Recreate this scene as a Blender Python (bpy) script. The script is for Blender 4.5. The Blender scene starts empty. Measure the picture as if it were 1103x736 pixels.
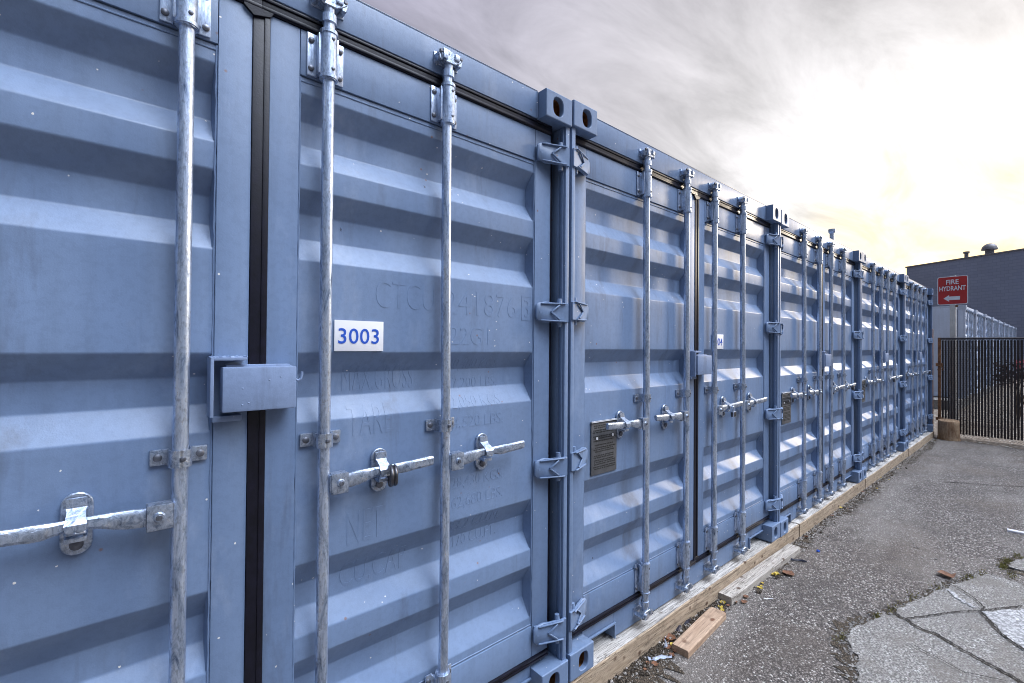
import bpy, bmesh, math, random
from mathutils import Vector, Matrix, noise
R = math.radians
rnd = random.Random(7)
sc = bpy.context.scene
COL = sc.collection

# ------------------------------------------------------------------ camera
cam_d = bpy.data.cameras.new('camera'); cam = bpy.data.objects.new('camera', cam_d); COL.objects.link(cam)
YAW, PIT, ROL = R(40.6048), R(0.54544), R(0.47288)
cy, sy, cp, sp, cr, sr = math.cos(YAW), math.sin(YAW), math.cos(PIT), math.sin(PIT), math.cos(ROL), math.sin(ROL)
F = Vector((sy*cp, cy*cp, sp)); Rv = Vector((cy, -sy, 0)); U = Rv.cross(F)
R2 = cr*Rv + sr*U; U2 = -sr*Rv + cr*U
M = Matrix((R2, U2, -F)).transposed().to_4x4(); M.translation = Vector((0.9181, -1.379, 1.4894))
cam.matrix_world = M
cam_d.sensor_fit = 'HORIZONTAL'; cam_d.sensor_width = 36; cam_d.lens = 496.275/1103*36
cam_d.clip_start = 0.05; cam_d.clip_end = 3000
sc.camera = cam
# ------------------------------------------------------------------ light
SUN_AZ, SUN_EL = R(17), R(15)          # azimuth measured from the row direction (+x) towards the camera side (-y)
sd = Vector((math.cos(SUN_AZ)*math.cos(SUN_EL), -math.sin(SUN_AZ)*math.cos(SUN_EL), math.sin(SUN_EL)))
GL_AZ, GL_EL = R(-6), R(8)              # centre of the bright patch of thin cloud
gd = Vector((math.cos(GL_AZ)*math.cos(GL_EL), -math.sin(GL_AZ)*math.cos(GL_EL), math.sin(GL_EL)))
sun_d = bpy.data.lights.new('sun', 'SUN'); sun_d.energy = 0.9; sun_d.angle = R(8); sun_d.color = (1.0, 0.86, 0.68)
sun = bpy.data.objects.new('sun', sun_d); COL.objects.link(sun)
sun.rotation_euler = sd.to_track_quat('Z', 'Y').to_euler(); sun.location = (20, -8, 12)
w = bpy.data.worlds.new('World'); sc.world = w; w.use_nodes = True
nt = w.node_tree; N = nt.nodes; L = nt.links; N.clear()
def nd(tree, t, **kw):
    n = tree.nodes.new(t)
    for k, v in kw.items(): setattr(n, k, v)
    return n
def mth(tree, op, a, b=None, c=None):
    n = tree.nodes.new('ShaderNodeMath'); n.operation = op
    for i, v in enumerate((a, b, c)):
        if v is None: continue
        if isinstance(v, (int, float)): n.inputs[i].default_value = v
        else: tree.links.new(v, n.inputs[i])
    return n.outputs[0]
def mixc(tree, f, a, b, bt='MIX'):
    n = tree.nodes.new('ShaderNodeMix'); n.data_type = 'RGBA'; n.blend_type = bt
    for k, v in ((0, f), (6, a), (7, b)):
        if isinstance(v, (int, float)): n.inputs[k].default_value = v
        elif isinstance(v, tuple): n.inputs[k].default_value = (*v[:3], 1)
        else: tree.links.new(v, n.inputs[k])
    return n.outputs[2]
def ramp(tree, f, pts, interp='LINEAR'):
    n = tree.nodes.new('ShaderNodeValToRGB'); n.color_ramp.interpolation = interp
    e = n.color_ramp.elements
    while len(e) < len(pts): e.new(0.5)
    for i, (p, c) in enumerate(pts):
        e[i].position = p; e[i].color = (c, c, c, 1) if isinstance(c, (int, float)) else (*c[:3], 1)
    tree.links.new(f, n.inputs[0]); return n.outputs[0]
sky = nd(nt, 'ShaderNodeTexSky', sky_type='NISHITA'); sky.sun_disc = False
sky.sun_elevation = SUN_EL; sky.sun_rotation = math.pi/2 + SUN_AZ; sky.air_density = 1.5; sky.dust_density = 3
tc = nd(nt, 'ShaderNodeTexCoord')
sep = nd(nt, 'ShaderNodeSeparateXYZ'); L.new(tc.outputs['Generated'], sep.inputs[0])
dot = nd(nt, 'ShaderNodeVectorMath', operation='DOT_PRODUCT'); L.new(tc.outputs['Generated'], dot.inputs[0]); dot.inputs[1].default_value = gd
zc = mth(nt, 'MAXIMUM', sep.outputs[2], 0.0)
den = mth(nt, 'ADD', zc, 0.16)
cmb = nd(nt, 'ShaderNodeCombineXYZ')
L.new(mth(nt, 'DIVIDE', sep.outputs[0], den), cmb.inputs[0]); L.new(mth(nt, 'DIVIDE', sep.outputs[1], den), cmb.inputs[1])
mp = nd(nt, 'ShaderNodeMapping'); L.new(cmb.outputs[0], mp.inputs[0]); mp.inputs['Rotation'].default_value = (0, 0, R(25)); mp.inputs['Scale'].default_value = (0.9, 2.2, 1)
n1 = nd(nt, 'ShaderNodeTexNoise'); L.new(mp.outputs[0], n1.inputs[0]); n1.inputs['Scale'].default_value = 1.6; n1.inputs['Detail'].default_value = 8; n1.inputs['Roughness'].default_value = 0.62; n1.inputs['Distortion'].default_value = 0.5
ang = ramp(nt, mth(nt, 'ADD', mth(nt, 'MULTIPLY', dot.outputs['Value'], 0.5), 0.5), [(0.0, (1.9, 2.4, 3.6)), (0.45, (2.0, 2.5, 3.6)), (0.72, (2.9, 2.8, 3.7)), (0.82, (4.2, 4.05, 4.8)), (0.92, (5.4, 5.2, 5.5)), (0.955, (6.3, 6.1, 6.25)), (0.975, (7.5, 7.3, 7.4)), (0.988, (9.4, 9.1, 8.9)), (0.996, (12, 10.6, 8.0)), (1.0, (17, 13, 7.0))])
# colour ramps clamp nothing above 1 in Cycles, so radiance values sit directly in the stops
cl = ramp(nt, n1.outputs[0], [(0.3, 0.68), (0.5, 1.0), (0.7, 1.32)])
elev = ramp(nt, zc, [(0.0, 0.10), (0.2, 0.26), (0.5, 0.95), (0.75, 1.3), (1.0, 1.6)])
near = ramp(nt, dot.outputs['Value'], [(0.45, 0.0), (0.80, 1.0)])
elf = mixc(nt, near, elev, (1.0, 1.0, 1.0))
cloud = mixc(nt, 1.0, mixc(nt, 1.0, ang, elf, 'MULTIPLY'), cl, 'MULTIPLY')
kd = Vector((0.22, -0.44, 0.87)).normalized()      # unseen bright sky lobe, added behind the camera as key light on the doors
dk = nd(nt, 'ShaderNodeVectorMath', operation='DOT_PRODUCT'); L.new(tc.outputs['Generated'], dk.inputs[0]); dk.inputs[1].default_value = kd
key_lobe = ramp(nt, dk.outputs['Value'], [(0.80, (0, 0, 0)), (0.90, (9, 10, 12)), (0.96, (60, 66, 77)), (1.0, (100, 110, 126))], 'EASE')
cloud = mixc(nt, 1.0, cloud, key_lobe, 'ADD')
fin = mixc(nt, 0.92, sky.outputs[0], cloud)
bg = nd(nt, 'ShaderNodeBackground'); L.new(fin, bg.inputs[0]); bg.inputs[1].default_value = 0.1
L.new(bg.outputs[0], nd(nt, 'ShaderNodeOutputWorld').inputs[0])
sc.view_settings.view_transform = 'Standard'; sc.view_settings.look = 'None'; sc.view_settings.gamma = 1
sc.view_settings.exposure = 0.4
sc.render.engine = 'CYCLES'; sc.cycles.filter_width = 1.0; sc.cycles.max_bounces = 6
sc.render.resolution_x = 1024; sc.render.resolution_y = 683

# ------------------------------------------------------------------ materials
def base_mat(name, rough=0.5, metal=0.0):
    m = bpy.data.materials.new(name); m.use_nodes = True; t = m.node_tree
    b = t.nodes['Principled BSDF']; b.inputs['Roughness'].default_value = rough; b.inputs['Metallic'].default_value = metal
    geo = t.nodes.new('ShaderNodeNewGeometry')
    return m, t, b, geo.outputs['Position']
def nz(t, pos, scale, detail=4, rough=0.55, stretch=None, dist=0.0):
    if stretch:
        q = t.nodes.new('ShaderNodeMapping'); t.links.new(pos, q.inputs[0]); q.inputs['Scale'].default_value = stretch; pos = q.outputs[0]
    n = t.nodes.new('ShaderNodeTexNoise'); t.links.new(pos, n.inputs[0]); n.inputs['Scale'].default_value = scale
    n.inputs['Detail'].default_value = detail; n.inputs['Roughness'].default_value = rough; n.inputs['Distortion'].default_value = dist
    return n.outputs[0]
def vor(t, pos, scale, feature='F1', stretch=None, out=0, rand=1.0):
    if stretch:
        q = t.nodes.new('ShaderNodeMapping'); t.links.new(pos, q.inputs[0]); q.inputs['Scale'].default_value = stretch; pos = q.outputs[0]
    n = t.nodes.new('ShaderNodeTexVoronoi'); n.feature = feature; t.links.new(pos, n.inputs[0]); n.inputs['Scale'].default_value = scale
    n.inputs['Randomness'].default_value = rand
    return n.outputs[out]
def bump(t, b, h, dist=0.001, strength=1.0, prev=None):
    n = t.nodes.new('ShaderNodeBump'); n.inputs['Strength'].default_value = strength; n.inputs['Distance'].default_value = dist
    t.links.new(h, n.inputs['Height'])
    if prev is not None: t.links.new(prev, n.inputs['Normal'])
    t.links.new(n.outputs[0], b.inputs['Normal']); return n.outputs[0]
def paint(name, col, rough=0.42, chips=True, dirt=0.25):
    m, t, b, P = base_mat(name, rough)
    big = nz(t, P, 1.7, 4)
    streak = nz(t, P, 30, 4, 0.6, (1.0, 1.0, 0.06))
    fine = nz(t, P, 55, 4, 0.65)
    c = mixc(t, ramp(t, big, [(0.3, 0.0), (0.7, 1.0)]), tuple(x*0.90 for x in col), tuple(x*1.08 for x in col))
    c = mixc(t, mth(t, 'MULTIPLY', ramp(t, streak, [(0.45, 0.0), (0.7, 1.0)]), dirt), c, (col[0]*0.70, col[1]*0.68, col[2]*0.64))
    c = mixc(t, mth(t, 'MULTIPLY', ramp(t, fine, [(0.40, 1.0), (0.52, 0.0)]), 0.16), c, tuple(x*0.55 for x in col))
    if chips:
        v = vor(t, P, 26); k = nz(t, P, 5, 3)
        mask = mth(t, 'MULTIPLY', mth(t, 'LESS_THAN', mth(t, 'ADD', v, mth(t, 'MULTIPLY', nz(t, P, 190, 2), 0.12)), 0.125), mth(t, 'GREATER_THAN', k, 0.54))
        c = mixc(t, mask, c, (0.72, 0.70, 0.66))
        # scuffs: thin near-vertical runs of grime
        v2 = vor(t, P, 9, stretch=(1.0, 1.0, 0.5)); 
        mask2 = mth(t, 'MULTIPLY', mth(t, 'LESS_THAN', mth(t, 'ADD', v2, mth(t, 'MULTIPLY', nz(t, P, 60, 3), 0.2)), 0.135), mth(t, 'GREATER_THAN', nz(t, P, 3.1, 2), 0.56))
        c = mixc(t, mth(t, 'MULTIPLY', mask2, 0.75), c, (0.03, 0.035, 0.06))
    if chips:
        rn = nz(t, P, 7, 5, 0.7, (1.0, 1.0, 0.14), 0.3)
        c = mixc(t, mth(t, 'MULTIPLY', ramp(t, rn, [(0.57, 0.0), (0.70, 1.0)]), 0.45), c, (0.075, 0.085, 0.11))
        rs = mth(t, 'MULTIPLY', ramp(t, vor(t, P, 17), [(0.05, 1.0), (0.10, 0.0)]), mth(t, 'GREATER_THAN', nz(t, P, 2.3, 2), 0.60))
        c = mixc(t, mth(t, 'MULTIPLY', rs, 0.7), c, (0.20, 0.09, 0.04))
        lt = nz(t, P, 3.3, 6, 0.75, (1.0, 1.0, 0.4))
        c = mixc(t, mth(t, 'MULTIPLY', ramp(t, lt, [(0.56, 0.0), (0.75, 1.0)]), 0.30), c, (0.42, 0.48, 0.60))
    t.links.new(c, b.inputs['Base Color'])
    t.links.new(ramp(t, big, [(0.2, rough-0.06), (0.8, rough+0.10)]), b.inputs['Roughness'])
    n = bump(t, b, nz(t, P, 240, 3, 0.6), 0.0005, 0.55)
    n = bump(t, b, streak, 0.0010, 0.35, n)
    bump(t, b, nz(t, P, 9, 2), 0.006, 0.25, n)
    return m
BLUE = (0.166, 0.240, 0.382)
MP = paint('blue_grey_paint', BLUE)
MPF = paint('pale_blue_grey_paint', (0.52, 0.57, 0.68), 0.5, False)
MPL = paint('lock_box_paint', (0.20, 0.27, 0.42), 0.4, True, 0.1)
def galv(name, bright=1.0, sc1=42, st=0.16):
    m, t, b, P = base_mat(name, 0.4, 0.85)
    s = nz(t, P, sc1, 6, 0.7, (1, 1, st), 1.2)
    f = nz(t, P, 150, 3, 0.6, (1, 1, 0.5))
    c = ramp(t, s, [(0.30, tuple(bright*x for x in (0.09, 0.13, 0.22))), (0.40, tuple(bright*x for x in (0.36, 0.44, 0.58))), (0.56, tuple(bright*x for x in (0.66, 0.75, 0.90))), (0.72, tuple(bright*x for x in (0.88, 0.93, 1.0)))])
    c = mixc(t, mth(t, 'MULTIPLY', ramp(t, f, [(0.5, 0.0), (0.72, 1.0)]), 0.45), c, (0.08, 0.09, 0.12))
    c = mixc(t, mth(t, 'MULTIPLY', ramp(t, nz(t, P, 18, 4, 0.7), [(0.66, 0.0), (0.74, 1.0)]), 0.5), c, (0.20, 0.13, 0.09))
    t.links.new(c, b.inputs['Base Color'])
    t.links.new(ramp(t, s, [(0.3, 0.50), (0.7, 0.24)]), b.inputs['Roughness'])
    n = bump(t, b, s, 0.0015, 0.8); bump(t, b, f, 0.0006, 0.7, n)
    return m
MG = galv('galvanised_steel'); MGC = galv('galvanised_casting', 0.80, 48, 0.9)
def simple(name, col, rough=0.6, metal=0.0, var=0.25, scale=12, bmp=0.001, bs=80):
    m, t, b, P = base_mat(name, rough, metal)
    c = mixc(t, ramp(t, nz(t, P, scale, 5), [(0.3, 0.0), (0.7, 1.0)]), tuple(x*(1-var) for x in col), tuple(min(1, x*(1+var)) for x in col))
    t.links.new(c, b.inputs['Base Color'])
    if bmp: bump(t, b, nz(t, P, bs, 4), bmp, 0.7)
    return m
MRUB = simple('black_rubber', (0.005, 0.005, 0.012), 0.36, 0, 0.5, 40, 0.0006, 200)
MRUB.node_tree.nodes['Principled BSDF'].inputs['Specular IOR Level'].default_value = 0.4
MDARK = simple('dark_interior', (0.01, 0.01, 0.012), 0.9, 0, 0.2)
MBOLT = simple('dull_bolt', (0.16, 0.17, 0.20), 0.45, 0.7, 0.4, 60)
MRUST = simple('rusty_cavity', (0.30, 0.13, 0.04), 0.85, 0.0, 0.6, 40, 0.002)
MBRASS = simple('padlock_steel', (0.10, 0.10, 0.11), 0.35, 0.8, 0.5, 60)
MWHITE = simple('white_sign_board', (0.80, 0.80, 0.82), 0.45, 0, 0.03, 8, 0.0)
MBTXT = simple('blue_lettering', (0.015, 0.09, 0.50), 0.45, 0, 0.05, 8, 0.0)
MROOF = simple('roof_paint', (0.16, 0.20, 0.27), 0.6)
MRED = simple('red_sign_paint', (0.52, 0.035, 0.03), 0.4, 0, 0.12, 6, 0.0)
MWTXT = simple('white_sign_paint', (0.82, 0.80, 0.80), 0.45, 0, 0.04, 8, 0.0)
MPLATE = simple('etched_plate', (0.085, 0.085, 0.09), 0.55, 0.0, 0.25, 25)
MPLT = simple('etched_mark', (0.02, 0.02, 0.02), 0.7, 0.1, 0.2, 60)
MSLAT = simple('brown_plastic_slat', (0.022, 0.015, 0.014), 0.45, 0, 0.3, 20)
MWIRE = simple('chain_wire', (0.05, 0.045, 0.05), 0.5, 0.4, 0.3, 30)
MRPOST = simple('rusty_post_steel', (0.24, 0.12, 0.06), 0.8, 0.2, 0.6, 22, 0.002)
MPOST = simple('pale_post_paint', (0.62, 0.58, 0.52), 0.6, 0, 0.1, 10)

def wood(name, c1, c2, knot=(0.12, 0.05, 0.02), axis_scale=(1.2, 16, 16), crack=True, grey=0.0):
    m, t, b, P = base_mat(name, 0.82)
    tcn = t.nodes.new('ShaderNodeTexCoord'); P = tcn.outputs['Object']
    g = nz(t, P, 3.0, 8, 0.65, axis_scale, 0.6)
    g2 = nz(t, P, 9.0, 5, 0.7, (axis_scale[0]*0.8, axis_scale[1]*1.8, axis_scale[2]*1.8))
    c = mixc(t, ramp(t, g, [(0.32, 0.0), (0.68, 1.0)]), c1, c2)
    c = mixc(t, mth(t, 'MULTIPLY', ramp(t, g2, [(0.52, 0.0), (0.70, 1.0)]), 0.75), c, tuple(x*0.42 for x in c1))
    v = vor(t, P, 11.0, stretch=(0.8, 1.1, 1.1))
    kn = mth(t, 'MULTIPLY', ramp(t, mth(t, 'ADD', v, mth(t, 'MULTIPLY', nz(t, P, 40, 3), 0.16)), [(0.17, 1.0), (0.28, 0.0)]), 0.95)
    c = mixc(t, kn, c, knot)
    c = mixc(t, mth(t, 'MULTIPLY', ramp(t, nz(t, P, 14, 5, 0.7), [(0.55, 0.0), (0.68, 1.0)]), 0.55), c, tuple(x*0.5 for x in c1))
    if crack:
        k = nz(t, P, 2.2, 5, 0.6, (1.0, 22, 22), 1.0)
        kk = ramp(t, k, [(0.485, 0.0), (0.5, 1.0), (0.515, 0.0)])
        c = mixc(t, mth(t, 'MULTIPLY', kk, 0.7), c, (0.03, 0.022, 0.018))
        n = bump(t, b, mth(t, 'SUBTRACT', g2, kk), 0.004, 0.8)
    else: n = bump(t, b, g2, 0.002, 0.8)
    t.links.new(c, b.inputs['Base Color']); return m
MW_SIDE = wood('raw_timber', (0.34, 0.25, 0.165), (0.56, 0.44, 0.32), (0.09, 0.04, 0.018))
MW_TOP = wood('weathered_timber', (0.42, 0.39, 0.36), (0.68, 0.64, 0.59), (0.14, 0.10, 0.08))
MW_GREY = wood('grey_board', (0.36, 0.32, 0.28), (0.60, 0.55, 0.49), (0.10, 0.06, 0.04))
MW_BRN = wood('brown_board', (0.34, 0.22, 0.145), (0.56, 0.40, 0.28), (0.15, 0.06, 0.03), (1.2, 14, 14), False)

def ground_mat(name, lo, hi, speck, scale=70, white=0.5, bmpd=0.006, soil=True):
    m, t, b, P = base_mat(name, 0.88)
    cell = vor(t, P, scale, out=1)        # random colour per stone
    sepn = t.nodes.new('ShaderNodeSeparateColor'); t.links.new(cell, sepn.inputs[0])
    d = vor(t, P, scale)
    c = mixc(t, ramp(t, sepn.outputs[0], [(0.1, 0.0), (0.9, 1.0)]), lo, hi)
    c = mixc(t, mth(t, 'MULTIPLY', mth(t, 'GREATER_THAN', sepn.outputs[1], 1-0.10*white), 0.85), c, speck)
    c = mixc(t, mth(t, 'MULTIPLY', ramp(t, d, [(0.42, 0.0), (0.66, 1.0)]), 0.8), c, tuple(x*0.35 for x in lo))
    c = mixc(t, mth(t, 'MULTIPLY', ramp(t, nz(t, P, 2.3, 6, 0.65), [(0.50, 0.0), (0.66, 1.0)]), 0.50), c, tuple(x*0.8 for x in lo))
    if soil:
        c = mixc(t, mth(t, 'MULTIPLY', ramp(t, nz(t, P, 0.9, 6, 0.7, (0.5, 1.6, 1)), [(0.5, 0.0), (0.64, 1.0)]), 0.40), c, (0.34, 0.31, 0.28))
        c = mixc(t, mth(t, 'MULTIPLY', ramp(t, nz(t, P, 1.1, 5, 0.6), [(0.5, 0.0), (0.7, 1.0)]), 0.5), c, (0.16, 0.125, 0.10))
    fine = nz(t, P, 210, 3, 0.7)
    c = mixc(t, mth(t, 'MULTIPLY', ramp(t, fine, [(0.34, 1.0), (0.52, 0.0)]), 0.6), c, tuple(x*0.3 for x in lo))
    t.links.new(c, b.inputs['Base Color'])
    n = bump(t, b, ramp(t, d, [(0.0, 1.0), (0.7, 0.0)]), bmpd, 0.9); n = bump(t, b, fine, 0.003, 0.8, n); bump(t, b, nz(t, P, 8, 4), 0.02, 0.4, n)
    return m
MASPH = ground_mat('old_asphalt', (0.085, 0.071, 0.063), (0.335, 0.29, 0.26), (0.76, 0.71, 0.65), 105, 1.0)
MCONC = ground_mat('worn_concrete', (0.27, 0.25, 0.23), (0.47, 0.445, 0.41), (0.70, 0.68, 0.65), 100, 0.6, 0.004, False)
def pits(m):
    t = m.node_tree; b = t.nodes['Principled BSDF']; P = [n for n in t.nodes if n.type == 'NEW_GEOMETRY'][0].outputs['Position']
    src = b.inputs['Base Color'].links[0].from_socket
    d = vor(t, P, 75, stretch=(0.6, 1.5, 1)); k = mth(t, 'GREATER_THAN', nz(t, P, 35, 3), 0.52)
    c = mixc(t, mth(t, 'MULTIPLY', mth(t, 'MULTIPLY', ramp(t, d, [(0.22, 1.0), (0.34, 0.0)]), k), 0.85), src, (0.07, 0.06, 0.055))
    c = mixc(t, mth(t, 'MULTIPLY', ramp(t, nz(t, P, 3.5, 6, 0.7), [(0.46, 0.0), (0.60, 1.0)]), 0.65), c, (0.17, 0.15, 0.13))
    t.links.new(c, b.inputs['Base Color'])
pits(MCONC)
MCWHT = ground_mat('bleached_concrete', (0.46, 0.45, 0.45), (0.64, 0.63, 0.62), (0.7, 0.7, 0.7), 60, 0.3, 0.003, False)
MSOIL = ground_mat('dark_soil', (0.07, 0.052, 0.035), (0.17, 0.125, 0.085), (0.45, 0.42, 0.38), 110, 0.8, 0.01, False)
MTAR = ground_mat('dark_crack', (0.035, 0.03, 0.028), (0.085, 0.07, 0.06), (0.2, 0.19, 0.18), 130, 0.2, 0.008, False)
MGRAV = ground_mat('pale_gravel', (0.22, 0.17, 0.125), (0.36, 0.29, 0.225), (0.7, 0.66, 0.6), 22, 0.8, 0.02, False)
MMOSS = simple('green_moss', (0.19, 0.17, 0.05), 0.9, 0, 0.7, 60, 0.006, 150)
MLEAF = simple('dry_leaf', (0.17, 0.075, 0.038), 0.7, 0, 0.5, 70, 0.001)
MLEAFY = simple('yellow_leaf', (0.50, 0.36, 0.05), 0.6, 0, 0.3, 70, 0.001)
MGRIT = simple('pale_grit', (0.34, 0.31, 0.28), 0.8, 0, 0.6, 9, 0.002)
MPLAS = simple('crumpled_foil', (0.42, 0.47, 0.58), 0.3, 0.2, 0.3, 60, 0.002)
MBLK = simple('black_plastic', (0.02, 0.02, 0.035), 0.35, 0, 0.4, 30)
MBARK = simple('log_bark', (0.13, 0.09, 0.06), 0.9, 0, 0.5, 30, 0.006)
MLOG = wood('log_wood', (0.24, 0.12, 0.055), (0.58, 0.42, 0.27), (0.06, 0.04, 0.02), (9, 9, 1.5))
MBUSH = simple('dark_red_foliage', (0.035, 0.014, 0.014), 0.8, 0, 0.5, 10, 0)
MREDF = simple('bright_red_leaf', (0.35, 0.01, 0.02), 0.6, 0, 0.3, 20, 0)
def block_mat():
    m, t, b, P = base_mat('painted_blockwork', 0.8)
    tcn = t.nodes.new('ShaderNodeTexCoord'); P = tcn.outputs['Object']
    q = t.nodes.new('ShaderNodeMapping'); t.links.new(P, q.inputs[0]); q.inputs['Rotation'].default_value = (R(90), 0, 0)
    br = t.nodes.new('ShaderNodeTexBrick'); t.links.new(q.outputs[0], br.inputs[0])
    br.inputs['Scale'].default_value = 1.0; br.inputs['Brick Width'].default_value = 0.4; br.inputs['Row Height'].default_value = 0.2; br.inputs['Mortar Size'].default_value = 0.012
    br.inputs['Color1'].default_value = (0.26, 0.28, 0.37, 1); br.inputs['Color2'].default_value = (0.29, 0.31, 0.40, 1); br.inputs['Mortar'].default_value = (0.22, 0.235, 0.30, 1)
    c = mixc(t, mth(t, 'MULTIPLY', ramp(t, nz(t, P, 0.35, 5), [(0.4, 0.0), (0.7, 1.0)]), 0.35), br.outputs[0], (0.16, 0.17, 0.20))
    t.links.new(c, b.inputs['Base Color']); bump(t, b, br.outputs[1], 0.01, -0.6); return m
MBLOCK = block_mat()
MCOPE = simple('metal_coping', (0.20, 0.19, 0.20), 0.5, 0.3)

# ------------------------------------------------------------------ mesh builder
class G:
    def __init__(s): s.bm = bmesh.new()
    def _bev(s, vs, b, seg=2):
        if b > 0:
            es = {e for v in vs for e in v.link_edges}
            bmesh.ops.bevel(s.bm, geom=list(es), offset=b, segments=seg, affect='EDGES', profile=0.6)
    def box(s, x0, x1, y0, y1, z0, z1, bev=0.0, mi=0, seg=2):
        n0 = len(s.bm.faces); s.bm.faces.ensure_lookup_table()
        vs = [s.bm.verts.new((x, y, z)) for x in (x0, x1) for y in (y0, y1) for z in (z0, z1)]
        for f in ((0, 1, 3, 2), (4, 6, 7, 5), (0, 4, 5, 1), (2, 3, 7, 6), (0, 2, 6, 4), (1, 5, 7, 3)):
            s.bm.faces.new([vs[i] for i in f]).material_index = mi
        s._bev(vs, bev, seg); return s
    def cyl(s, p0, p1, r0, r1=None, n=20, mi=0, caps=True):
        r1 = r0 if r1 is None else r1
        p0, p1 = Vector(p0), Vector(p1); d = (p1-p0).normalized()
        a = d.orthogonal().normalized(); b = d.cross(a)
        A = [s.bm.verts.new(p0+r0*(math.cos(t)*a+math.sin(t)*b)) for t in (2*math.pi*i/n for i in range(n))]
        B = [s.bm.verts.new(p1+r1*(math.cos(t)*a+math.sin(t)*b)) for t in (2*math.pi*i/n for i in range(n))]
        for i in range(n): s.bm.faces.new((A[i], A[(i+1) % n], B[(i+1) % n], B[i])).material_index = mi
        if caps:
            s.bm.faces.new(A[::-1]).material_index = mi; s.bm.faces.new(B).material_index = mi
        return s
    def tube(s, pts, r, n=10, mi=0):
        pts = [Vector(p) for p in pts]; rings = []; prev = None
        for i, p in enumerate(pts):
            d = (pts[min(i+1, len(pts)-1)]-pts[max(i-1, 0)]).normalized()
            a = d.orthogonal().normalized() if prev is None else (prev-prev.dot(d)*d).normalized()
            prev = a; b = d.cross(a); rr = r[i] if isinstance(r, (list, tuple)) else r
            rings.append([s.bm.verts.new(p+rr*(math.cos(2*math.pi*k/n)*a+math.sin(2*math.pi*k/n)*b)) for k in range(n)])
        for A, B in zip(rings, rings[1:]):
            for k in range(n): s.bm.faces.new((A[k], A[(k+1) % n], B[(k+1) % n], B[k])).material_index = mi
        s.bm.faces.new(rings[0][::-1]).material_index = mi; s.bm.faces.new(rings[-1]).material_index = mi
        return s
    def prism(s, poly, y0, y1, bev=0.0, mi=0, f=None):       # polygon in x-z, thickness along y
        A = [s.bm.verts.new((x, y0, z)) for x, z in poly]; B = [s.bm.verts.new((x, y1, z)) for x, z in poly]
        n = len(poly)
        for i in range(n): s.bm.faces.new((A[i], B[i], B[(i+1) % n], A[(i+1) % n])).material_index = mi
        s.bm.faces.new(A).material_index = mi; s.bm.faces.new(B[::-1]).material_index = mi
        s._bev(A+B, bev, 1)
        if f:
            for v in A+B: v.co = f(v.co)
        return s
    def sweep(s, secs, mi=0):                                # secs: list of 4-point rings
        rings = [[s.bm.verts.new(p) for p in q] for q in secs]; n = len(rings[0])
        for A, B in zip(rings, rings[1:]):
            for k in range(n): s.bm.faces.new((A[k], A[(k+1) % n], B[(k+1) % n], B[k])).material_index = mi
        s.bm.faces.new(rings[0][::-1]).material_index = mi; s.bm.faces.new(rings[-1]).material_index = mi
        return s
    def ball(s, c, r, sx=1, sy_=1, sz=1, mi=0, sub=2, jit=0.0, seed=0):
        o = bmesh.ops.create_icosphere(s.bm, subdivisions=sub, radius=1.0); rr = random.Random(seed)
        for v in o['verts']:
            k = 1+jit*(rr.random()-0.5); v.co = Vector((v.co.x*r*sx*k+c[0], v.co.y*r*sy_*k+c[1], v.co.z*r*sz*k+c[2]))
        for f in {f for v in o['verts'] for f in v.link_faces}: f.material_index = mi
        return s
    def done(s, name, mats, parent=None, loc=None, smooth=32):
        bmesh.ops.recalc_face_normals(s.bm, faces=s.bm.faces)
        me = bpy.data.meshes.new(name); s.bm.to_mesh(me); s.bm.free()
        for m in (mats if isinstance(mats, (list, tuple)) else [mats]): me.materials.append(m)
        if smooth:
            me.polygons.foreach_set('use_smooth', [True]*len(me.polygons)); me.set_sharp_from_angle(angle=R(smooth))
        o = bpy.data.objects.new(name, me); COL.objects.link(o)
        if parent is not None: o.parent = parent
        if loc is not None: o.location = loc
        return o
def tag(o, label=None, cat=None, group=None, kind=None):
    if label: o['label'] = label
    if cat: o['category'] = cat
    if group: o['group'] = group
    if kind: o['kind'] = kind
    return o
def empty(name, loc=(0, 0, 0), rz=0):
    o = bpy.data.objects.new(name, None); o.empty_display_size = 0.2; COL.objects.link(o); o.location = loc; o.rotation_euler = (0, 0, rz); return o
def kids(o): return [c for c in bpy.data.objects if c.parent == o]
def copy_tree(o, parent=None, skip=()):
    c = o.copy(); COL.objects.link(c); c.parent = parent
    for ch in kids(o):
        if ch.name.split('.')[0] in skip: continue
        copy_tree(ch, c, skip)
    return c

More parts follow.
